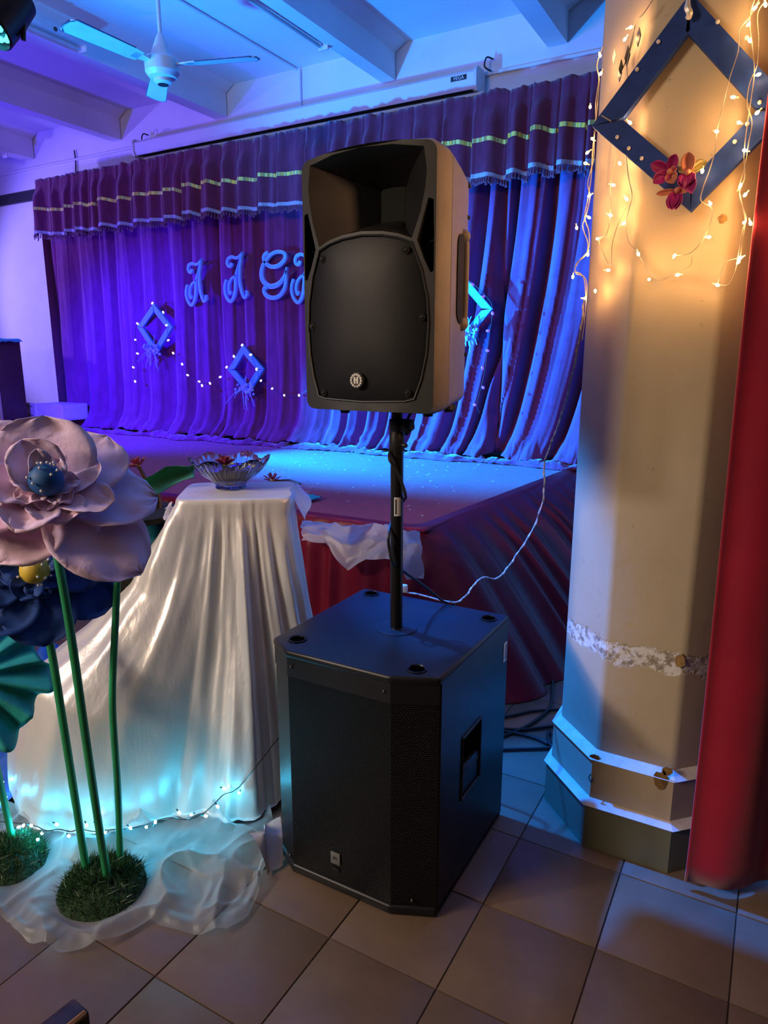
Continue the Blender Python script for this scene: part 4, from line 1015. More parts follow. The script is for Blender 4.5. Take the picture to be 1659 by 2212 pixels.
secs = [(0.0, rr(0.183, ZBOT, ZTOP - 0.005, 0.022, 0.012)), (0.010, rr(0.187, ZBOT - 0.003, ZTOP, 0.026, 0.012)), (0.068, rr(0.187, ZBOT - 0.003, ZTOP, 0.03, 0.010)),
        (0.070, rr(0.184, ZBOT, ZTOP - 0.003, 0.03, 0.010)), (0.074, rr(0.186, ZBOT - 0.002, ZTOP, 0.03, 0.010)), (0.20, rr(0.152, ZBOT + 0.004, ZTOP - 0.002, 0.035, 0.006)), (0.31, rr(0.115, ZBOT + 0.008, ZTOP - 0.006, 0.025, 0.0)), (0.325, rr(0.100, ZBOT + 0.018, ZTOP - 0.016, 0.025, 0.0))]
hull = MB(); n = len(secs[0][1])
for v, pts in secs: hull.V += [tuple(L2W(u, v + (bow(u, z) if v < 0.005 else 0), z)) for u, z in pts]
for i in range(len(secs) - 1):
    for k in range(n):
        k2 = (k + 1) % n; hull.F.append((i * n + k, i * n + k2, (i + 1) * n + k2, (i + 1) * n + k))
hull.F.append(tuple((len(secs) - 1) * n + k for k in range(n)))
mk('cabinet', hull, M['spk_side_lit'], spk, angle=35)
# front baffle with openings for the horn, the grille and the two side pockets
arch = [(-0.128, 1.688), (-0.095, 1.700), (-0.055, 1.708), (0.0, 1.712), (0.055, 1.708), (0.095, 1.700), (0.128, 1.688)]
grl = arch + [(0.152, 1.630), (0.166, 1.570), (0.170, 1.512), (0.166, 1.445), (0.155, 1.390), (0.138, 1.343), (0.115, 1.337), (0.0, 1.333), (-0.115, 1.337), (-0.138, 1.343), (-0.155, 1.390), (-0.166, 1.445), (-0.170, 1.512), (-0.166, 1.570), (-0.152, 1.630)]
hornm = [(-0.128, 1.697), (-0.095, 1.709), (-0.055, 1.717), (0.0, 1.721), (0.055, 1.717), (0.095, 1.709), (0.128, 1.697), (0.148, 1.752), (0.158, 1.800), (0.161, 1.835), (0.154, 1.882), (0.08, 1.894), (0, 1.898), (-0.08, 1.894), (-0.154, 1.882), (-0.161, 1.835), (-0.158, 1.800), (-0.148, 1.752)]
pock = [(0.140, 1.692), (0.155, 1.745), (0.165, 1.778), (0.177, 1.774), (0.179, 1.70), (0.179, 1.626), (0.172, 1.622), (0.157, 1.650)]
pockL = [(-u, z) for u, z in pock]
bm = bmesh.new()
def loop(pts):
    vs = [bm.verts.new((u, bow(u, z), z)) for u, z in pts]
    return [bm.edges.new((vs[i], vs[(i + 1) % len(vs)])) for i in range(len(vs))]
E_ = loop(secs[0][1]) + loop(grl) + loop(hornm) + loop(pock) + loop(pockL)
bmesh.ops.triangle_fill(bm, use_beauty=True, use_dissolve=False, edges=E_)
def inside(p, poly):
    r = False; x, y = p
    for i in range(len(poly)):
        (x1, y1), (x2, y2) = poly[i], poly[i - 1]
        if (y1 > y) != (y2 > y) and x < (x2 - x1) * (y - y1) / (y2 - y1) + x1: r = not r
    return r
dead = [f for f in bm.faces if any(inside((f.calc_center_median().x, f.calc_center_median().z), q) for q in (grl, hornm, pock, pockL))]
bmesh.ops.delete(bm, geom=dead, context='FACES_ONLY')
bm.verts.index_update()
mk('front_baffle', MB().add([L2W(v.co.x, v.co.y, v.co.z) for v in bm.verts], [[v.index for v in f.verts] for f in bm.faces]), M['black_plastic'], spk, angle=30)
bm.free()
# horn flare
thr = []
for u, z in hornm:
    t = (z - 1.70) / 0.2
    thr.append((max(-0.034, min(0.034, u * 0.5)), lerp(1.755, 1.842, min(1, max(0, t)))))
hb = MB(); n = len(hornm)
for k in (0, 0.5, 1.0):
    for (a, b) in zip(hornm, thr):
        e = k ** 0.85
        u, z = lerp(a[0], b[0], e), lerp(a[1], b[1], e); hb.V.append(tuple(L2W(u, lerp(bow(a[0], a[1]), 0.125, k), z)))
for i in range(2):
    for k in range(n):
        k2 = (k + 1) % n; hb.F.append((i * n + k, i * n + k2, (i + 1) * n + k2, (i + 1) * n + k))
hn = mk('horn', hb, M['black_plastic'], spk, angle=28)
mk('horn_throat', MB().add([L2W(u, 0.124, z) for u, z in thr], [tuple(range(n))]), M['void'], hn, smooth=False)
for q, s in ((pock, 1), (pockL, -1)):
    pb = MB(); k = len(q)
    pb.V = [tuple(L2W(u, bow(u, z), z)) for u, z in q] + [tuple(L2W(u - s * 0.015, 0.05, z)) for u, z in q]
    pb.F = [(i, (i + 1) % k, k + (i + 1) % k, k + i) for i in range(k)] + [tuple(range(k, 2 * k))]
    pk_ = mk('side_pocket', pb, M['void'], spk, smooth=False)
    for z in (1.725, 1.690): mk('pocket_rib', MB().tube([L2W(s * 0.150, 0.02, z), L2W(s * 0.174, 0.02, z + 0.004)], 0.0012, 5), M['black_plastic'], pk_)
rim = MB(); gp = [L2W(u, bow(u, z) - 0.001, z) for u, z in grl]
rim.tube(gp + [gp[0]], 0.0026, 8, cap=False)
mk('grille_rim', rim, M['black_plastic'], spk)
cenz = 1.52
def gin(k): return [(u * k, cenz + (z - cenz) * k) for u, z in grl]
gm = MB(); ng = len(grl); rings = (1.0, 0.93, 0.75, 0.5, 0.25)
for k in rings:
    for u, z in gin(k): gm.V.append(tuple(L2W(u, bow(u, z) + 0.003 - 0.010 * (1 - k ** 4), z)))
for i in range(len(rings) - 1):
    for k in range(ng):
        k2 = (k + 1) % ng; gm.F.append((i * ng + k, i * ng + k2, (i + 1) * ng + k2, (i + 1) * ng + k))
gm.F.append(tuple((len(rings) - 1) * ng + k for k in range(ng)))
gr = mk('grille', gm, M['grille_small'], spk, angle=60)
for u, z in ((-0.116, 1.668), (0.116, 1.672), (-0.155, 1.513), (0.155, 1.527), (-0.118, 1.352), (0.122, 1.358)):
    c = L2W(u, bow(u, z) - 0.004, z)
    mk('screw_cup', MB().lathe(c, [(0.0085, 0.0), (0.0085, -0.002), (0.006, -0.002), (0.004, 0.0025), (0.0001, 0.0025)], 14, axis=-sb_), M['void'], gr)
    mk('screw', MB().ball(c - sb_ * 0.002, 0.0032, 8), M['screw'], gr)
lc = L2W(-0.008, -0.031, 1.384)
bdg = mk('badge', MB().lathe(lc, [(0.0195, -0.004), (0.0195, 0.001), (0.018, 0.002), (0.0001, 0.002)], 28, axis=-sb_), M['ink'], spk)
eb = MB(); ey = lc - sb_ * 0.0024
for i in range(14):
    a0 = math.radians(i * 360 / 14 + 3 - 90); a1 = math.radians((i + 1) * 360 / 14 - 3 - 90)
    if i in (0, 13): a0 += 0.05; a1 -= 0.05
    arcs = [(0.0165 * math.cos(lerp(a0, a1, t)), 0.0165 * math.sin(lerp(a0, a1, t))) for t in (0, .5, 1)] + [(0.0115 * math.cos(lerp(a1, a0, t)), 0.0115 * math.sin(lerp(a1, a0, t))) for t in (0, .5, 1)]
    eb.prism(arcs, 0.001, O=ey, X=su, Y=(0, 0, 1))
for s in (-1, 1): eb.prism([(s * 0.0012, -0.008), (s * 0.0050, -0.008), (s * 0.0066, -0.005), (s * 0.0066, 0.008), (s * 0.0044, 0.009), (s * 0.0012, 0.007)][::s], 0.001, O=ey, X=su, Y=(0, 0, 1))
eb.box(ey + V3((0, 0, 0.0008)) - sb_ * 0.0006, (0.010, 0.001, 0.003))
mk('emblem', eb, M['badge'], bdg, smooth=False)
# side handle and back lugs
def sidept(v, z, e=0.0): return L2W(np.interp(v, [0.074, 0.2, 0.31], [0.184, 0.152, 0.115]) + e, v, z)
hmb = MB(); 
hmb.grid(lambda u, w: sidept(0.188 + 0.050 * math.cos(2 * math.pi * u) * w, 1.625 + (0.07 if math.sin(2 * math.pi * u) > 0 else -0.07) * (1 if abs(math.sin(2 * math.pi * u)) > 1e-6 else 0) + 0.035 * math.sin(2 * math.pi * u) * w, 0.004), 28, 3)
hnd = mk('side_handle', hmb, M['void'], spk, smooth=False)
mk('grip', MB().tube(smooth_path([sidept(0.233, 1.515, 0.000), sidept(0.233, 1.535, 0.007), sidept(0.233, 1.625, 0.008), sidept(0.233, 1.715, 0.007), sidept(0.233, 1.735, 0.000)], 5), 0.0075, 10), M['spk_side_lit'], hnd)
for z in (1.52, 1.73):
    mk('grip_end', MB().ball(sidept(0.222, z, 0.001), 0.017, 12), M['spk_side_lit'], hnd)
    mk('grip_screw', MB().ball(sidept(0.233, z, 0.013), 0.004, 8), M['screw'], hnd)
for z in (1.445, 1.79, 1.865): mk('edge_notch', MB().box(sidept(0.306, z, -0.003), (0.014, 0.014, 0.010), X=su, Y=sb_, bevel=0.002), M['void'], spk)
for u, v in ((-0.105, 0.06), (0.13, 0.075), (0.115, 0.22), (-0.10, 0.22)):
    mk('rubber_foot', MB().lathe(L2W(u, v, ZBOT + 0.006), [(0.018, 0), (0.020, -0.012), (0.013, -0.014), (0.012, -0.020), (0.0001, -0.020)], 14), M['black_plastic'], spk)
mk('pole_cup', MB().lathe((PX, PY, ZBOT - 0.012), [(0.024, 0), (0.028, 0.014), (0.03, 0.02)], 20), M['black_plastic'], spk)

# cables
cp_ = []
P_ = V3((PX, PY, 0))
def around(px, py, front):
    p = hz(px, py, P_); d = (vd if front else -vd) * 0.026
    return p + d
cp_ = [L2W(0.06, 0.30, 1.36), V3((PX, PY, 1.29)) + kd * 0.05 - vd * 0.05, V3((PX, PY, 1.24)) + rs * 0.03 - vd * 0.012, around(868, 940, False), around(850, 955, False), around(841, 985, True), around(852, 1005, True), around(868, 1040, True), around(876, 1068, True), around(872, 1085, False), around(850, 1120, False), around(840, 1150, True), around(841, 1180, True), around(850, 1212, True), hz(880, 1240, (PX, PY + 0.06)), hz(915, 1265, (-0.87, 1.80)), V3((-0.85, SY1 - 0.02, SH + 0.012)), V3((-0.83, SY1 + 0.03, SH - 0.03)), V3((-0.82, SY1 + 0.05, 0.35)), V3((-0.80, SY1 + 0.06, 0.02))]
tag(mk('speaker_cable', MB().tube(smooth_path(cp_, 6), 0.0042, 8), M['wire_black']), 'black cable winding down round the speaker pole to the back of the subwoofer', 'cable')
wx = [(1262, 640, (-0.52, 2.10)), (1258, 690, (-0.53, 2.08)), (1250, 740, (-0.54, 2.10)), (1236, 810, (-0.56, 2.15)), (1215, 890, (-0.60, 2.25)), (1190, 960, (-0.66, 2.36)), (1176, 1000, (-0.69, 2.42)), (1176, 1040, (-0.70, 2.42)), (1172, 1085, (-0.71, 2.40)), (1150, 1145, (-0.74, 2.32)), (1118, 1195, (-0.78, 2.22)), (1095, 1228, (-0.80, 2.14)), (1072, 1250, (-0.82, 2.06)), (1045, 1247, (-0.83, 2.02)), (1025, 1262, (-0.84, 1.97)), (1008, 1285, (-0.845, 1.93)), (985, 1301, (-0.85, 1.885)), (950, 1296, (-0.90, 1.875)), (905, 1284, (-0.96, 1.875)), (880, 1280, (-1.0, 1.875))]
wp = smooth_path([hz(x, y, P) for x, y, P in wx], 8)
tw1 = MB(); tw1.tube(wp, 0.0026, 6)
w2 = [p + V3((0.0035 * math.cos(i * 0.9), 0.0035 * math.sin(i * 0.9), 0.002 * math.cos(i * 0.9 + 1))) for i, p in enumerate(wp)]
wt = thing('twisted_flex', 'pale twisted flex drooping from the pillar to the back of the subwoofer', 'cable', wp[-1])
mk('strand', tw1, M['wire_twist'], wt); mk('strand', MB().tube(w2, 0.002, 6), M['wire_twist'], wt)
mk('plug', MB().box(wp[-1] + V3((-0.01, 0, 0.012)), (0.018, 0.014, 0.026), bevel=0.003), M['white_paper'], wt)
def floor_cable(pts, label, r=0.006):
    tag(mk('floor_cable', MB().tube(smooth_path([onz(x, y, r + 0.002) if len(q) == 2 else onz(x, y, q[2]) for q in pts for x, y in [q[:2]]], 7), r, 8), M['wire_black']), label, 'cable', 'black cables behind the subwoofer')
floor_cable([(1060, 1553), (1110, 1545), (1150, 1536), (1200, 1533), (1260, 1530)], 'black cable lying farthest back between subwoofer and pillar')
floor_cable([(1060, 1600), (1125, 1575), (1165, 1550), (1188, 1525), (1192, 1490), (1196, 1450), (1205, 1410)], 'black cable curving back from the subwoofer towards the stage skirt')
floor_cable([(1060, 1572), (1120, 1576), (1160, 1573), (1195, 1569), (1230, 1572)], 'black cable running straight across below the curved one')
floor_cable([(1060, 1575), (1120, 1585), (1160, 1596), (1185, 1606), (1193, 1590), (1186, 1580), (1183, 1594), (1192, 1612), (1215, 1620)], 'black cable ending in a small loop at the pillar plinth')
floor_cable([(1060, 1620), (1120, 1618), (1160, 1617), (1195, 1615), (1230, 1612)], 'black cable lying nearest the front between subwoofer and pillar')
# ------------------------------------------------------------------ satin-draped pedestal
TZ = 0.985
tc = V3((-1.618, 1.826, 0)); tu = V3((0.816, 0.579, 0)).normalized(); tw_ = V3((0.579, -0.816, 0)).normalized()
ha, hb_ = 0.186, 0.155
def edge_r(a):
    c, s = abs(math.cos(a)), abs(math.sin(a)); p = 9.0
    return ((c / ha) ** p + (s / hb_) ** p) ** (-1 / p)
ANG = [0, 35, 60, 90, 115, 135, 152, 180, 210, 240, 270, 310, 360]
RF = [0.30, 0.40, 0.44, 0.43, 0.50, 0.70, 0.80, 0.74, 0.55, 0.36, 0.27, 0.28, 0.30]
LUMP = [0, 0, 0, 0.0, 0.12, 0.62, 1, 1, 0.8, 0.2, 0, 0, 0]
def sat_pt(a, t):
    deg = math.degrees(a) % 360
    re = edge_r(a); rf = interp(deg, ANG, RF); lw = interp(deg, ANG, LUMP)
    f0 = t ** 1.35; z0 = 1 - t
    f1 = interp(t, [0, .18, .36, .55, .72, .86, 1], [0, .13, .29, .54, .86, .97, 1]); z1 = interp(t, [0, .18, .36, .55, .72, .86, 1], [1, .86, .71, .56, .42, .2, 0])
    f = lerp(f0, f1, lw); z = lerp(z0, z1, lw)
    s = a * 0.30
    px = re * math.cos(a); pw = re * math.sin(a)
    q = (px + pw * 0.9) if pw > 0 else px
    ph = a * 5.0 + 3.0 * fbm(math.cos(a) * 1.7, math.sin(a) * 1.7, 2.0 + 0.25 * t)
    g = math.sin(ph) + 0.5 * math.sin(2.3 * ph + 1); g = g * abs(g) ** 0.4
    amp = (0.007 + 0.034 * t) * sstep(0.0, 0.14, t) * (1 - 0.5 * lw)
    wr = 0.006 * fbm(a * 4, t * 2.2, 5) * (1 + lw) + (0.03 * lw) * fbm(a * 2.2, t * 2.4, 1)
    r = re + f * (rf - re) + amp * g * 0.75 + 0.006 * math.sin(a * 26 + 5 * fbm(a * 2, 1)) * sstep(0.0, 0.2, t) * (0.5 + fbm(a * 3, t, 8)) + wr * sstep(0.02, 0.1, t)
    zz_ = TZ * z
    if t < 0.05: zz_ = TZ - 0.03 * (t / 0.05) ** 2 * 0.9 - 0.0; r = re + 0.012 * math.sin(t / 0.05 * math.pi / 2) + amp * g
    zz_ = max(zz_, 0.006 + 0.012 * (1 + fbm(a * 6, 3)))
    return tc + tu * (r * math.cos(a)) + tw_ * (r * math.sin(a)) + V3((0, 0, zz_))
NA, NT_ = 420, 70
sm = MB()
sm.grid(lambda u, v: sat_pt(u * 2 * math.pi, v), NA, NT_, wrap=True)
tp = MB()
def top_fn(u, v):
    a = u * 2 * math.pi; r = edge_r(a) * v
    return tc + tu * (r * math.cos(a)) + tw_ * (r * math.sin(a)) + V3((0, 0, TZ + 0.002 * fbm(r * 20 * math.cos(a), r * 20 * math.sin(a)) * (1 - v)))
sm.grid(top_fn, NA, 10, wrap=True)
tb = thing('satin_tablecloth', 'ivory satin cloth draped over the pedestal under the glass bowl', 'tablecloth', tc)
mk('drape', sm, M['satin'], tb, angle=180)
# loose corners: one flicking out at the right, one trailing beside the subwoofer
r0 = tc + tu * ha - tw_ * 0.05 + V3((0, 0, TZ))
mk('loose_corner', MB().grid(lambda u, v: r0 + tu * (0.005 + 0.05 * v + 0.012 * math.sin(u * 5)) + tw_ * lerp(-0.08, 0.12 - 0.07 * v, u) + V3((0, 0, -0.11 * v * (0.5 + u * 0.6) + 0.006)), 14, 10), M['satin'], tb, angle=180)
def tail(u, v):
    a = onz(lerp(540, 604, u), lerp(1800, 1768, u), 0.10 - 0.04 * u); b = onz(lerp(572, 600, u), 1888 - 18 * u, 0.006)
    p = a.lerp(b, v); return p + V3((0.012 * math.sin(u * 6 + v * 2), 0.012 * math.sin(u * 7), 0.018 * math.sin(v * math.pi) + 0.012 * fbm(u * 3, v * 3, 4) * (1 - v)))
mk('trailing_corner', MB().grid(tail, 16, 14), M['satin'], tb, angle=180)

# ------------------------------------------------------------------ cut-glass bowl with purple water
bc = onz(499, 1054, TZ + 0.002); bc.z = TZ + 0.003
bow_t = thing('glass_bowl', 'scalloped cut-glass bowl of purple water on the satin pedestal', 'bowl', bc)
def scal(r, z, a):
    k = max(0, (z - 0.035) / 0.08); pt = abs(math.cos(3 * a)) ** 1.5
    fl_ = 0.0035 * math.cos(36 * a) * min(1, z / 0.03)
    return (r * (1 + 0.06 * k * pt) + fl_ * (r / 0.13), z - 0.022 * k * k * (1 - pt) + 0.004 * k * k * pt)
RB = [(0.0001, 0.004), (0.046, 0.004), (0.050, 0.0), (0.054, 0.002), (0.052, 0.012), (0.062, 0.026), (0.088, 0.045), (0.108, 0.066), (0.122, 0.088), (0.130, 0.106), (0.131, 0.110)]
RI = [(0.126, 0.107), (0.117, 0.089), (0.103, 0.069), (0.083, 0.049), (0.056, 0.030), (0.040, 0.020), (0.0001, 0.018)]
mk('bowl_wall', MB().lathe(bc, RB + RI, 144, fn=scal), M['glass'], bow_t, angle=35)
mk('purple_water', MB().lathe(bc, [(0.0001, 0.0195), (0.040, 0.0215), (0.055, 0.0315), (0.082, 0.0505), (0.100, 0.0695), (0.104, 0.073), (0.0001, 0.073)], 48), M['juice'], bow_t, angle=40)
def lotus(c, R, label, mats, up=(0, 0, 1), n=(8, 7), group=None, stem=None, spiky=False):
    c = V3(c); upv = V3(up).normalized(); X = upv.orthogonal().normalized(); Y = upv.cross(X)
    t = thing('lotus_flower', label, 'flower', c, group)
    for ring, k in enumerate(n):
        for i in range(k):
            a = 2 * math.pi * (i + 0.5 * ring) / k; el = (0.35 + 0.55 * ring)
            d = (X * math.cos(a) + Y * math.sin(a)) * math.cos(el) + upv * math.sin(el)
            mk('petal', petal_mb(c, d, upv - d * 0.3, R * (1 - 0.12 * ring), R * (0.22 if spiky else 0.5), cup=0.4, curl=0.15, tip=0.1, base=0.35, nu=4, nv=6), M[mats], t, angle=180)
    mk('heart', MB().ball(c + upv * R * 0.15, R * 0.22, 8), M['gold'], t)
    if stem: mk('stalk', MB().tube(smooth_path(stem, 6), 0.007, 8), M['lectern_wood'], t)
    return t
lotus(bc + V3((-0.018, -0.004, 0.078)), 0.042, 'dark pink lotus bloom floating in the glass bowl', 'lotus')
pt_ = MB(); random.seed(8)
for _ in range(26):
    a, r = random.uniform(0, 6.28), random.uniform(0.045, 0.098)
    pt_.box(bc + V3((r * math.cos(a), r * math.sin(a), 0.0745)), (0.012, 0.007, 0.0015), X=(math.cos(a * 3), math.sin(a * 3), 0.1), Y=(-math.sin(a * 3), math.cos(a * 3), 0))
stuff(tag(mk('floating_petals', pt_, M['gold'], smooth=False), 'small golden petal scraps floating on the purple water', 'petals'))

# ------------------------------------------------------------------ fibre pot with lotus stalks behind the pedestal
d_p = 2.52
pc = atd(275, 1262, d_p); R_p = 0.165
pot = thing('fibre_pot', 'black coconut-fibre pot with cyan cloth band behind the satin drape', 'pot', pc)
mk('fibre_wall', MB().lathe(pc, [(0.09, 0.0), (0.14, 0.02), (R_p, 0.07), (R_p * 1.02, 0.12), (R_p * 0.97, 0.165), (R_p * 0.88, 0.17), (0.0001, 0.165)], 40, fn=lambda r, z, a: (r * (1 + 0.02 * fbm(a * 9, z * 60)), z)), M['fur_black'], pot, angle=60)
fz = MB()
for _ in range(500):
    a = random.uniform(0, 6.28); z = random.uniform(0.02, 0.16); r = R_p * (0.97 if z > 0.06 else 0.86)
    p = pc + V3((r * math.cos(a), r * math.sin(a), z)); d = V3((math.cos(a), math.sin(a), random.uniform(-1, 1))) * 0.012; q = V3((-math.sin(a), math.cos(a), random.uniform(-1, 1))) * 0.018
    fz.add([p, p + d * 0.7 + q, p + d * 0.7 + q + V3((0, 0, 0.002)), p + V3((0, 0, 0.0015))], [(0, 1, 2, 3)])
stuff(mk('loose_fibres', fz, M['fur_black'], pot, smooth=False))
mk('cloth_band', MB().grid(lambda u, v: pc + V3((1, 0, 0)) * (R_p * (1.0 - 0.16 * v + 0.03 * fbm(u * 14, v * 2)) * math.cos(u * 6.2832)) + V3((0, 1, 0)) * (R_p * (1.0 - 0.16 * v + 0.03 * fbm(u * 14, v * 2)) * math.sin(u * 6.2832)) + V3((0, 0, 0.172 + 0.07 * v + 0.012 * fbm(u * 11, v * 3))), 60, 8, wrap=True), M['cyan_cloth'], pot, angle=180)
mk('dark_rim', MB().lathe(pc + V3((0.03, 0.02, 0.235)), [(0.12, 0), (0.165, 0.01), (0.17, 0.03), (0.16, 0.032), (0.0001, 0.02)], 36), M['void'], pot)
lp = atd(300, 1008, d_p - 0.02)
lotus(lp, 0.042, 'dark withered lotus on a tall bent stalk rising from the fibre pot', 'lotus', up=(-0.25, -0.3, 0.9), n=(10, 9), spiky=True, stem=[lp, atd(312, 1030, d_p), atd(325, 1062, d_p + 0.02), atd(340, 1105, d_p + 0.03), atd(345, 1140, d_p + 0.03)])
mk('spare_stalk', MB().tube(smooth_path([atd(333, 1030, d_p + 0.04), atd(340, 1060, d_p + 0.04), atd(349, 1105, d_p + 0.03), atd(350, 1140, d_p + 0.03)], 5), 0.008, 8), M['lectern_wood'], pot)
mk('white_ribbon', MB().grid(lambda u, v: atd(lerp(355, 382, u), lerp(1098, 1125, v) - 14 * math.sin(u * 3), d_p - 0.16) + V3((0, 0.02 * math.sin(u * 6 + v * 3), 0)), 8, 6), M['organza_thick'], pot, angle=180)
q_ = onz(588, 1040, ZS + 0.012); lotus(q_, 0.07, 'small dark lotus bloom lying on the stage carpet behind the pedestal', 'lotus', up=(0.2, -0.2, 1), n=(7, 5), spiky=True)
mk('stalk', MB().tube(smooth_path([q_, q_ + V3((0.10, 0.05, 0.01)), q_ + V3((0.2, 0.02, 0.0))], 4), 0.006, 6), M['lectern_wood'], bpy.data.objects['lotus_flower.002'])
# teal cloth scrap on the stage edge by the pedestal
tq = onz(664, 1078, ZS + 0.02)
tag(mk('cloth_scrap', MB().grid(lambda u, v: tq + V3((0.10 * (u - 0.5), 0.14 * (v - 0.5), 0.02 * abs(fbm(u * 4, v * 4)) + 0.004)), 12, 12), M['cyan_cloth'], solid=0.003), 'scrap of teal cloth on the carpet beside the satin pedestal', 'cloth')

# ------------------------------------------------------------------ white net thrown over the stage edge
TOPP = [(652, 1125), (700, 1128), (760, 1138), (805, 1130), (842, 1136), (880, 1146), (908, 1150)]
BOTP = [(655, 1166), (705, 1172), (750, 1232), (795, 1208), (842, 1206), (884, 1250), (918, 1248)]
def net(u, v):
    xs = np.linspace(0, 1, 7)
    tx, ty = interp(u, xs, [p[0] for p in TOPP]), interp(u, xs, [p[1] for p in TOPP]); bx, by = interp(u, xs, [p[0] for p in BOTP]), interp(u, xs, [p[1] for p in BOTP])
    a = onz(tx, ty, ZS + 0.03); b = ony(bx, by, 2.66); m_ = ony(lerp(tx, bx, 0.45), lerp(ty, by, 0.45), 2.72); m_.z = max(m_.z, 0.0)
    p = a * (1 - v) ** 2 + m_ * (2 * v * (1 - v)) + b * v * v
    n_ = 0.04 * fbm(u * 4, v * 2, 2, 2) + 0.014 * math.sin(u * 22 + v * 5) * (0.3 + v)
    return p + V3((0.012 * fbm(u * 5, v * 4, 7, 2), -abs(n_) * 0.9, 0.02 * abs(fbm(u * 7, v * 3, 5)) * (1 - v)))
tag(mk('net_cloth', MB().grid(net, 90, 40), M['organza_thick'], angle=180), 'crumpled white net cloth thrown over the front edge of the stage', 'cloth')

# ------------------------------------------------------------------ giant paper flowers on a mossy base
B1, B2, B3 = onz(236, 1926), onz(190, 1906), onz(262, 1884)
camh = V3((0, 0, 0))
def stem_path(pts, base, lean=0.0):
    d0 = math.hypot(base.x, base.y)
    return [atd(x, y, d0 + lean * (1926 - y) / 900) for x, y in pts] + [base + V3((0, 0, 0.03))]
def big_flower(name, label, centre, tilt, az, rings, pm_, ball_r, ball_m, pins, stem, seed, stem_r=0.0105):
    r = random.Random(seed); c = V3(centre)
    toc = V3((-c.x, -c.y, 0)).normalized(); side = V3((-toc.y, toc.x, 0))       # towards the camera, and screen right
    ax = (V3((0, 0, 1)) * math.cos(tilt) + (toc * math.cos(az) + side * math.sin(az)) * math.sin(tilt)).normalized()
    upd = (V3((0, 0, 1)) - ax * ax.z).normalized(); rgt = upd.cross(ax).normalized()
    if rgt.dot(side) < 0: rgt = -rgt
    t = thing(name, label, 'flower', stem[-1])
    for k, (angs, L, Wd, lift, cup, curl) in enumerate(rings):
        for i, a in enumerate(angs):
            a_, l_, li = (a if isinstance(a, tuple) else (a, 1.0, 0.0))
            an = math.radians(a_ + r.uniform(-4, 4)); el = lift + li
            d = (rgt * math.cos(an) + upd * math.sin(an)) * math.cos(el) + ax * math.sin(el)
            n = ax * math.cos(el) - (rgt * math.cos(an) + upd * math.sin(an)) * math.sin(el)
            o = c + ax * (-0.018 + 0.010 * k)
            mk('petal', petal_mb(o, d, n, L * l_, Wd * r.uniform(0.92, 1.08), cup=cup, curl=curl * r.uniform(0.6, 1.3), tip=0.9, base=0.22, nu=12, nv=14, wav=0.016, seed=seed + i * 3.1 + k), pm_, t, angle=180, solid=0.0015)
    b = mk('centre_ball', MB().ball(c + ax * (ball_r * 1.1), ball_r, 24, axis=ax), ball_m, t)
    bc_ = c + ax * (ball_r * 1.1)
    for i in range(pins):
        el = r.uniform(-0.1, 1.35); an = r.uniform(0, 6.28)
        d = (rgt * math.cos(an) + upd * math.sin(an)) * math.cos(el) + ax * math.sin(el)
        mk('pearl_pin', MB().ball(bc_ + d * (ball_r + 0.006), 0.0036, 8).tube([bc_ + d * ball_r * 0.9, bc_ + d * (ball_r + 0.006)], 0.0008, 5), M['pearl'], t)
    mk('stem', MB().tube(smooth_path([c - ax * 0.03] + stem[1:], 8), stem_r, 12), M['stem'], t)
    return t
st1 = stem_path([(100, 1060), (122, 1190), (150, 1350), (186, 1600), (216, 1800)], B1)
big_flower('paper_flower', 'giant lilac paper flower with blue pearl-pinned centre on a green stem', st1[0] + V3((0, 0, -0.006)), math.radians(34), 0.10,
    [([(82, 0.92, 0.48), (42, 1.06, 0.14), (0, 1.10, -0.06), (-52, 1.22, -0.26), (-88, 0.62, -0.30), (-132, 0.82, -0.26), (178, 1.1, 0.02), (132, 1.0, 0.40)], 0.235, 0.225, 0.05, 0.05, -0.05),
     ([(28, 1.0, 0.06), (-28, 1.05, -0.10), (-82, 0.75, -0.14), (-128, 1.0, -0.10), (172, 1.15, 0.05), (104, 0.95, 0.45)], 0.150, 0.125, 0.20, 0.14, 0.03),
     ([(102, 1.15, 0.75), (58, 0.95, 0.40), (10, 0.85, 0.05), (-45, 0.72, -0.10), (-98, 0.70, -0.15), (-150, 0.85, -0.05), (160, 0.9, 0.1)], 0.092, 0.066, 0.22, 0.22, 0.03)], M['lilac'], 0.039, M['ball_blue'], 17, st1, 5)
st2 = stem_path([(78, 1258), (108, 1390), (136, 1560), (166, 1750)], B2, 0.10)
big_flower('paper_flower', 'giant navy blue flower with yellow pearl-pinned centre under the lilac one', st2[0] + V3((0, 0, 0.022)), math.radians(58), 0.0,
    [([(98, 0.75, 0.2), (50, 1.05, 0.0), (14, 1.18, 0.15), (-30, 1.22, -0.15), (-86, 1.08, -0.1), (-140, 1.08, 0.0), (172, 1.0, 0.1), (140, 0.9, 0.1)], 0.172, 0.175, 0.05, 0.06, 0.0),
     ([(55, 1, 0.1), (-10, 0.9, 0), (-70, 0.8, 0), (-125, 0.9, 0), (160, 1, 0.05)], 0.085, 0.085, 0.14, 0.16, 0.03)], M['navy_petal'], 0.036, M['ball_yellow'], 24, st2, 11)
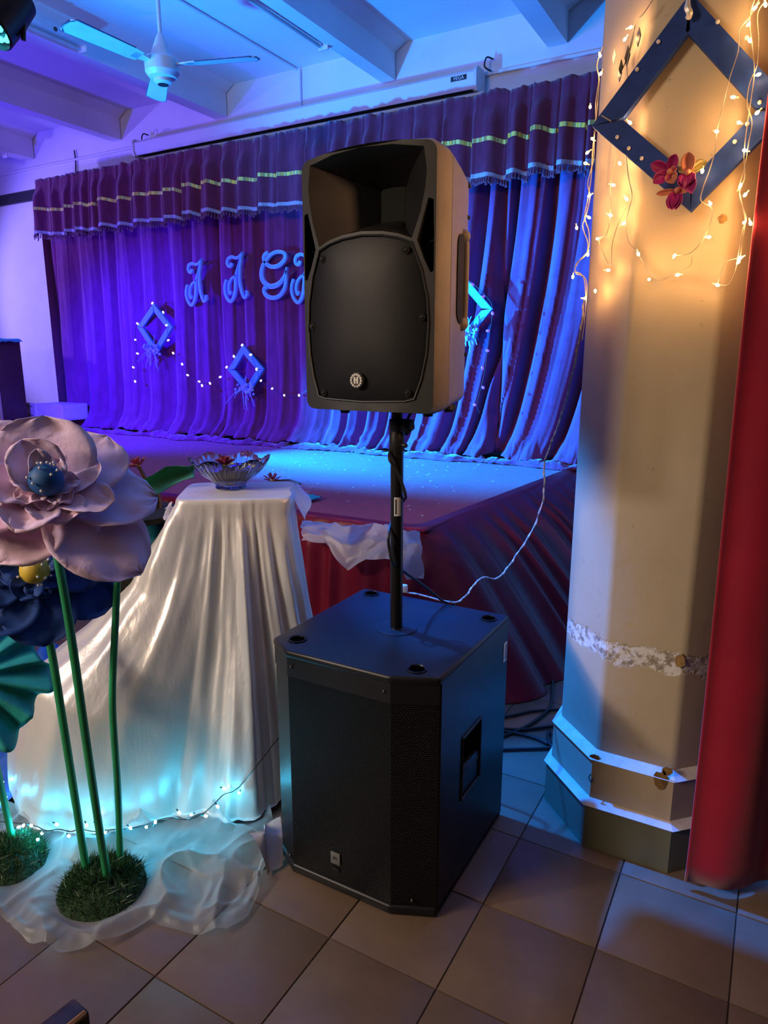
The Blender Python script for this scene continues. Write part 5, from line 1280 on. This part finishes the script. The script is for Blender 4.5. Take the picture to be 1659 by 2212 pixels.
# third stem carrying the green leaf
st3 = stem_path([(300, 1062), (268, 1110), (256, 1215), (249, 1350), (243, 1520), (254, 1700)], B3, 0.06)
l3 = thing('paper_leaf', 'folded green crepe leaf on a tall green stem behind the lilac flower', 'leaf', B3)
mk('stem', MB().tube(smooth_path(st3, 8), 0.0095, 12), M['stem'], l3)
dl = math.hypot(st3[0].x, st3[0].y)
LT = [(300, 1040), (330, 1026), (358, 1008), (385, 1006), (405, 1008), (420, 1004)]; LBt = [(300, 1062), (322, 1068), (345, 1066), (370, 1050), (398, 1036), (420, 1032)]
def leaf_fn(u, v):
    xs = np.linspace(0, 1, 6)
    x = lerp(interp(u, xs, [p[0] for p in LT]), interp(u, xs, [p[0] for p in LBt]), v); y = lerp(interp(u, xs, [p[1] for p in LT]), interp(u, xs, [p[1] for p in LBt]), v)
    return atd(x, y, dl + 0.05 * math.sin(v * math.pi) - 0.06 * v + 0.008 * fbm(u * 6, v * 3) + 0.03 * u)
mk('blade', MB().grid(leaf_fn, 26, 12), M['leaf_green'], l3, angle=180, solid=0.0015)
# teal leaf on its own stem at the left edge
B4 = onz(30, 1836); d4 = math.hypot(B4.x, B4.y)
l4 = thing('paper_leaf', 'big crumpled teal crepe leaf on a green stem at the left edge', 'leaf', B4)
mk('stem', MB().tube(smooth_path([atd(-62, 1440, d4 + 0.02), atd(-30, 1560, d4), atd(0, 1690, d4), B4 + V3((0, 0, 0.03))], 8), 0.0095, 12), M['stem'], l4)
lc4 = atd(-75, 1455, d4 - 0.04)
def leaf4(u, v):
    a = lerp(-1.35, 1.10, u) ; r = v * 0.20 * (1 + 0.08 * math.sin(u * 17) + 0.06 * fbm(u * 9, 1))
    toc = V3((-lc4.x, -lc4.y, 0)).normalized(); side = V3((-toc.y, toc.x, 0))
    ruf = 0.030 * v * math.sin(u * 34 + 0.8 * fbm(u * 5, v)) * (0.5 + v * 0.5)
    up_ = V3((0, 0, 1)) * 0.80 - toc * 0.6
    return lc4 + side * (r * math.cos(a)) + up_ * (r * math.sin(a) * 1.0) + toc * (0.03 * (1 - v) + ruf) + V3((0, 0, -0.02 * v))
mk('blade', MB().grid(leaf4, 110, 16), M['leaf_teal'], l4, angle=180, solid=0.0015)

def moss(c, rx, ry, label, seed):
    r = random.Random(seed); c = V3((c.x, c.y, 0.004))
    toc = V3((-c.x, -c.y, 0)).normalized(); sd = V3((-toc.y, toc.x, 0))
    t = thing('moss_mound', label, 'artificial moss', c)
    def P(a, k):
        h = 0.045 * (1 - k ** 3) + 0.012 * fbm(math.cos(a) * k * 5 + seed, math.sin(a) * k * 5, 1) * (1 - k ** 6)
        w = 1 + 0.06 * fbm(math.cos(a) * 2, math.sin(a) * 2, seed)
        return c + sd * (rx * k * w * math.cos(a)) + toc * (ry * k * w * math.sin(a)) + V3((0, 0, max(0.0, h)))
    mk('mound', MB().grid(lambda u, v: P(u * 6.28318, max(0.001, v)), 60, 16, wrap=True), M['moss'], t, angle=180)
    g = MB()
    for _ in range(2600):
        a = r.uniform(0, 6.283); k = math.sqrt(r.uniform(0, 1)) * 0.97
        if math.sin(a) * k > 0.35 and r.random() < 0.6: continue
        p = P(a, k); d = V3((r.uniform(-1, 1), r.uniform(-1, 1), r.uniform(0.5, 1.6))).normalized(); l = r.uniform(0.012, 0.034); s = d.orthogonal().normalized() * 0.0013
        g.add([p - s, p + s, p + d * l + V3((d.x, d.y, -0.2)) * l * 0.3], [(0, 1, 2)])
    stuff(mk('grass_blades', g, M['grass'], t, smooth=False))
moss(onz(221, 1920), 0.118, 0.125, 'round mound of artificial moss holding the flower stems on the sheer cloth', 3)
moss(onz(20, 1862), 0.105, 0.115, 'second mound of artificial moss at the left edge under the teal leaf', 9)

# ------------------------------------------------------------------ sheer organza on the floor
FRO = [(-70, 1940), (0, 1984), (60, 2036), (130, 2064), (200, 2058), (260, 2036), (325, 2004), (375, 2014), (430, 2026), (485, 2018), (530, 1985), (560, 1935), (574, 1888), (598, 1850)]
BAK = [(-110, 1750), (-40, 1748), (20, 1752), (80, 1756), (140, 1760), (200, 1760), (260, 1758), (310, 1752), (360, 1745), (410, 1735), (460, 1728), (510, 1725), (550, 1735), (580, 1760)]
m1, m2 = onz(221, 1920), onz(20, 1862)
def org(u, v):
    xs = np.linspace(0, 1, len(FRO))
    f = onz(interp(u, xs, [p[0] for p in FRO]), interp(u, xs, [p[1] for p in FRO]), 0); b = onz(interp(u, xs, [p[0] for p in BAK]), interp(u, xs, [p[1] for p in BAK]), 0)
    p = b.lerp(f, v)
    flat = min(sstep(0.95, 1.5, (V3((p.x, p.y, 0)) - m1).length / 0.118), sstep(0.95, 1.5, (V3((p.x, p.y, 0)) - m2).length / 0.11))
    ridg = 1 - abs(fbm(p.x * 2.6 + 0.4, p.y * 3.6, 1.0, 2)) * 2.6
    ridg = max(0, ridg) ** 2
    h = (0.022 + 0.050 * (1 - v) * sstep(0, 0.25, v)) * ridg + 0.012 * abs(fbm(p.x * 7, p.y * 7, 3, 2)) + 0.010 * max(0, 1 - abs(fbm(p.x * 9, p.y * 6, 2.2, 2)) * 3) + 0.02 * sstep(0.25, 0.0, v)
    h += 0.012 * sstep(0.88, 0.95, v) * (1 - sstep(0.95, 1.0, v)) * (0.6 + fbm(u * 8, 2))
    h = max(0.0, h)
    return V3((p.x + 0.012 * fbm(p.x * 5, p.y * 5, 6, 2), p.y + 0.012 * fbm(p.x * 5, p.y * 5, 8, 2), 0.004 + h * (0.08 + 0.92 * flat)))
tag(mk('organza_cloth', MB().grid(org, 240, 90), M['organza'], angle=180), 'sheer white organza crumpled on the floor round the moss mounds', 'cloth')
bq = onz(-20, 1720)
tag(mk('blue_cloth', MB().grid(lambda u, v: bq + V3((-0.45 + 0.55 * u, -0.05 + 0.65 * v, 0.012 + 0.26 * sstep(0, 0.6, v) * (0.7 + 0.5 * fbm(u * 3, v * 3)) + 0.03 * fbm(u * 9, v * 9))), 40, 40), M['blue_cloth'], angle=180), 'royal blue cloth heaped on the floor at the left edge behind the organza', 'cloth')

# LED string lying on the organza
def lz(x, y): return (x / 2.592, 1640 + y / 2.592)
Lb = [(105, 380), (130, 372), (175, 372), (212, 450), (235, 415), (318, 365), (385, 430), (485, 370), (590, 408), (730, 385), (820, 380), (870, 352), (1003, 300), (1072, 310), (1152, 318), (1218, 265), (1255, 165), (1340, 187), (540, 345), (30, 215), (15, 130)]
def lpos(x, y):
    q = lz(x, y); return onz(q[0], q[1], 0.07 + 0.045 * sstep(700, 1250, x))
Lw = [(-60, 345), (70, 355), (150, 365), (210, 378), (260, 400), (330, 392), (395, 405), (450, 392), (530, 405), (620, 395), (700, 390), (780, 378), (860, 350), (930, 330), (980, 330), (1040, 338), (1095, 325), (1150, 295), (1200, 250), (1250, 200), (1300, 183)]
wires = [[lpos(*q) for q in Lw], [lpos(1300, 183), lpos(1345, 150), hz(548, 1662, (-1.24, 1.46)), hz(566, 1640, (-1.22, 1.50)), hz(590, 1608, (-1.19, 1.56)), hz(606, 1590, (-1.17, 1.62))]]
string_light('floor_string_light', 'string of cyan-white LEDs on black wire lying across the floor organza', 'string light', wires, [lpos(*q) for q in Lb], M['wire_black'], M['bulb_cyan'], 0.0042, 0.0016, power=0.15, color=(0.02, 0.58, 1.0))

# ------------------------------------------------------------------ corner of a worn wooden chair at the bottom left
ZR = 0.86
k1, k2 = onz(160, 2150, ZR), onz(84, 2210, ZR)
cx2 = (k2 - k1).normalized(); cy2 = V3((-cx2.y, cx2.x, 0))
if cy2.dot(V3((-k1.x, -k1.y, 0))) < 0: cy2 = -cy2
ch = thing('wooden_chair', 'worn dark wooden chair with only its back corner showing at the bottom left', 'chair', (k1.x, k1.y, 0))
def cb(u0, u1, w0, w1, z0, z1, bev=0.004): return MB().box(k1 + cx2 * ((u0 + u1) / 2) + cy2 * ((w0 + w1) / 2) + V3((0, 0, (z0 + z1) / 2 - ZR)), (u1 - u0, abs(w1 - w0), z1 - z0), X=cx2, Y=V3((0, 0, 1)).cross(cx2), bevel=bev)
mk('top_rail', cb(0.0, 0.40, 0.0, 0.026, ZR - 0.10, ZR), M['chair_wood'], ch)
mk('worn_edge', MB().tube([k1 + cx2 * 0.004 + cy2 * 0.024 + V3((0, 0, -0.001)), k1 + cx2 * 0.05 + cy2 * 0.0245 + V3((0, 0, -0.0005))], 0.003, 6), M['chair_worn'], ch)
for u in (0.012, 0.355):
    mk('back_leg', cb(u, u + 0.032, 0.002, 0.03, 0, ZR - 0.05), M['chair_wood'], ch)
    mk('front_leg', cb(u, u + 0.032, 0.33, 0.362, 0, 0.43), M['chair_wood'], ch)
mk('seat', cb(0.0, 0.40, 0.02, 0.37, 0.43, 0.455), M['chair_wood'], ch)
mk('back_slat', cb(0.03, 0.37, 0.006, 0.022, 0.58, 0.66), M['chair_wood'], ch)
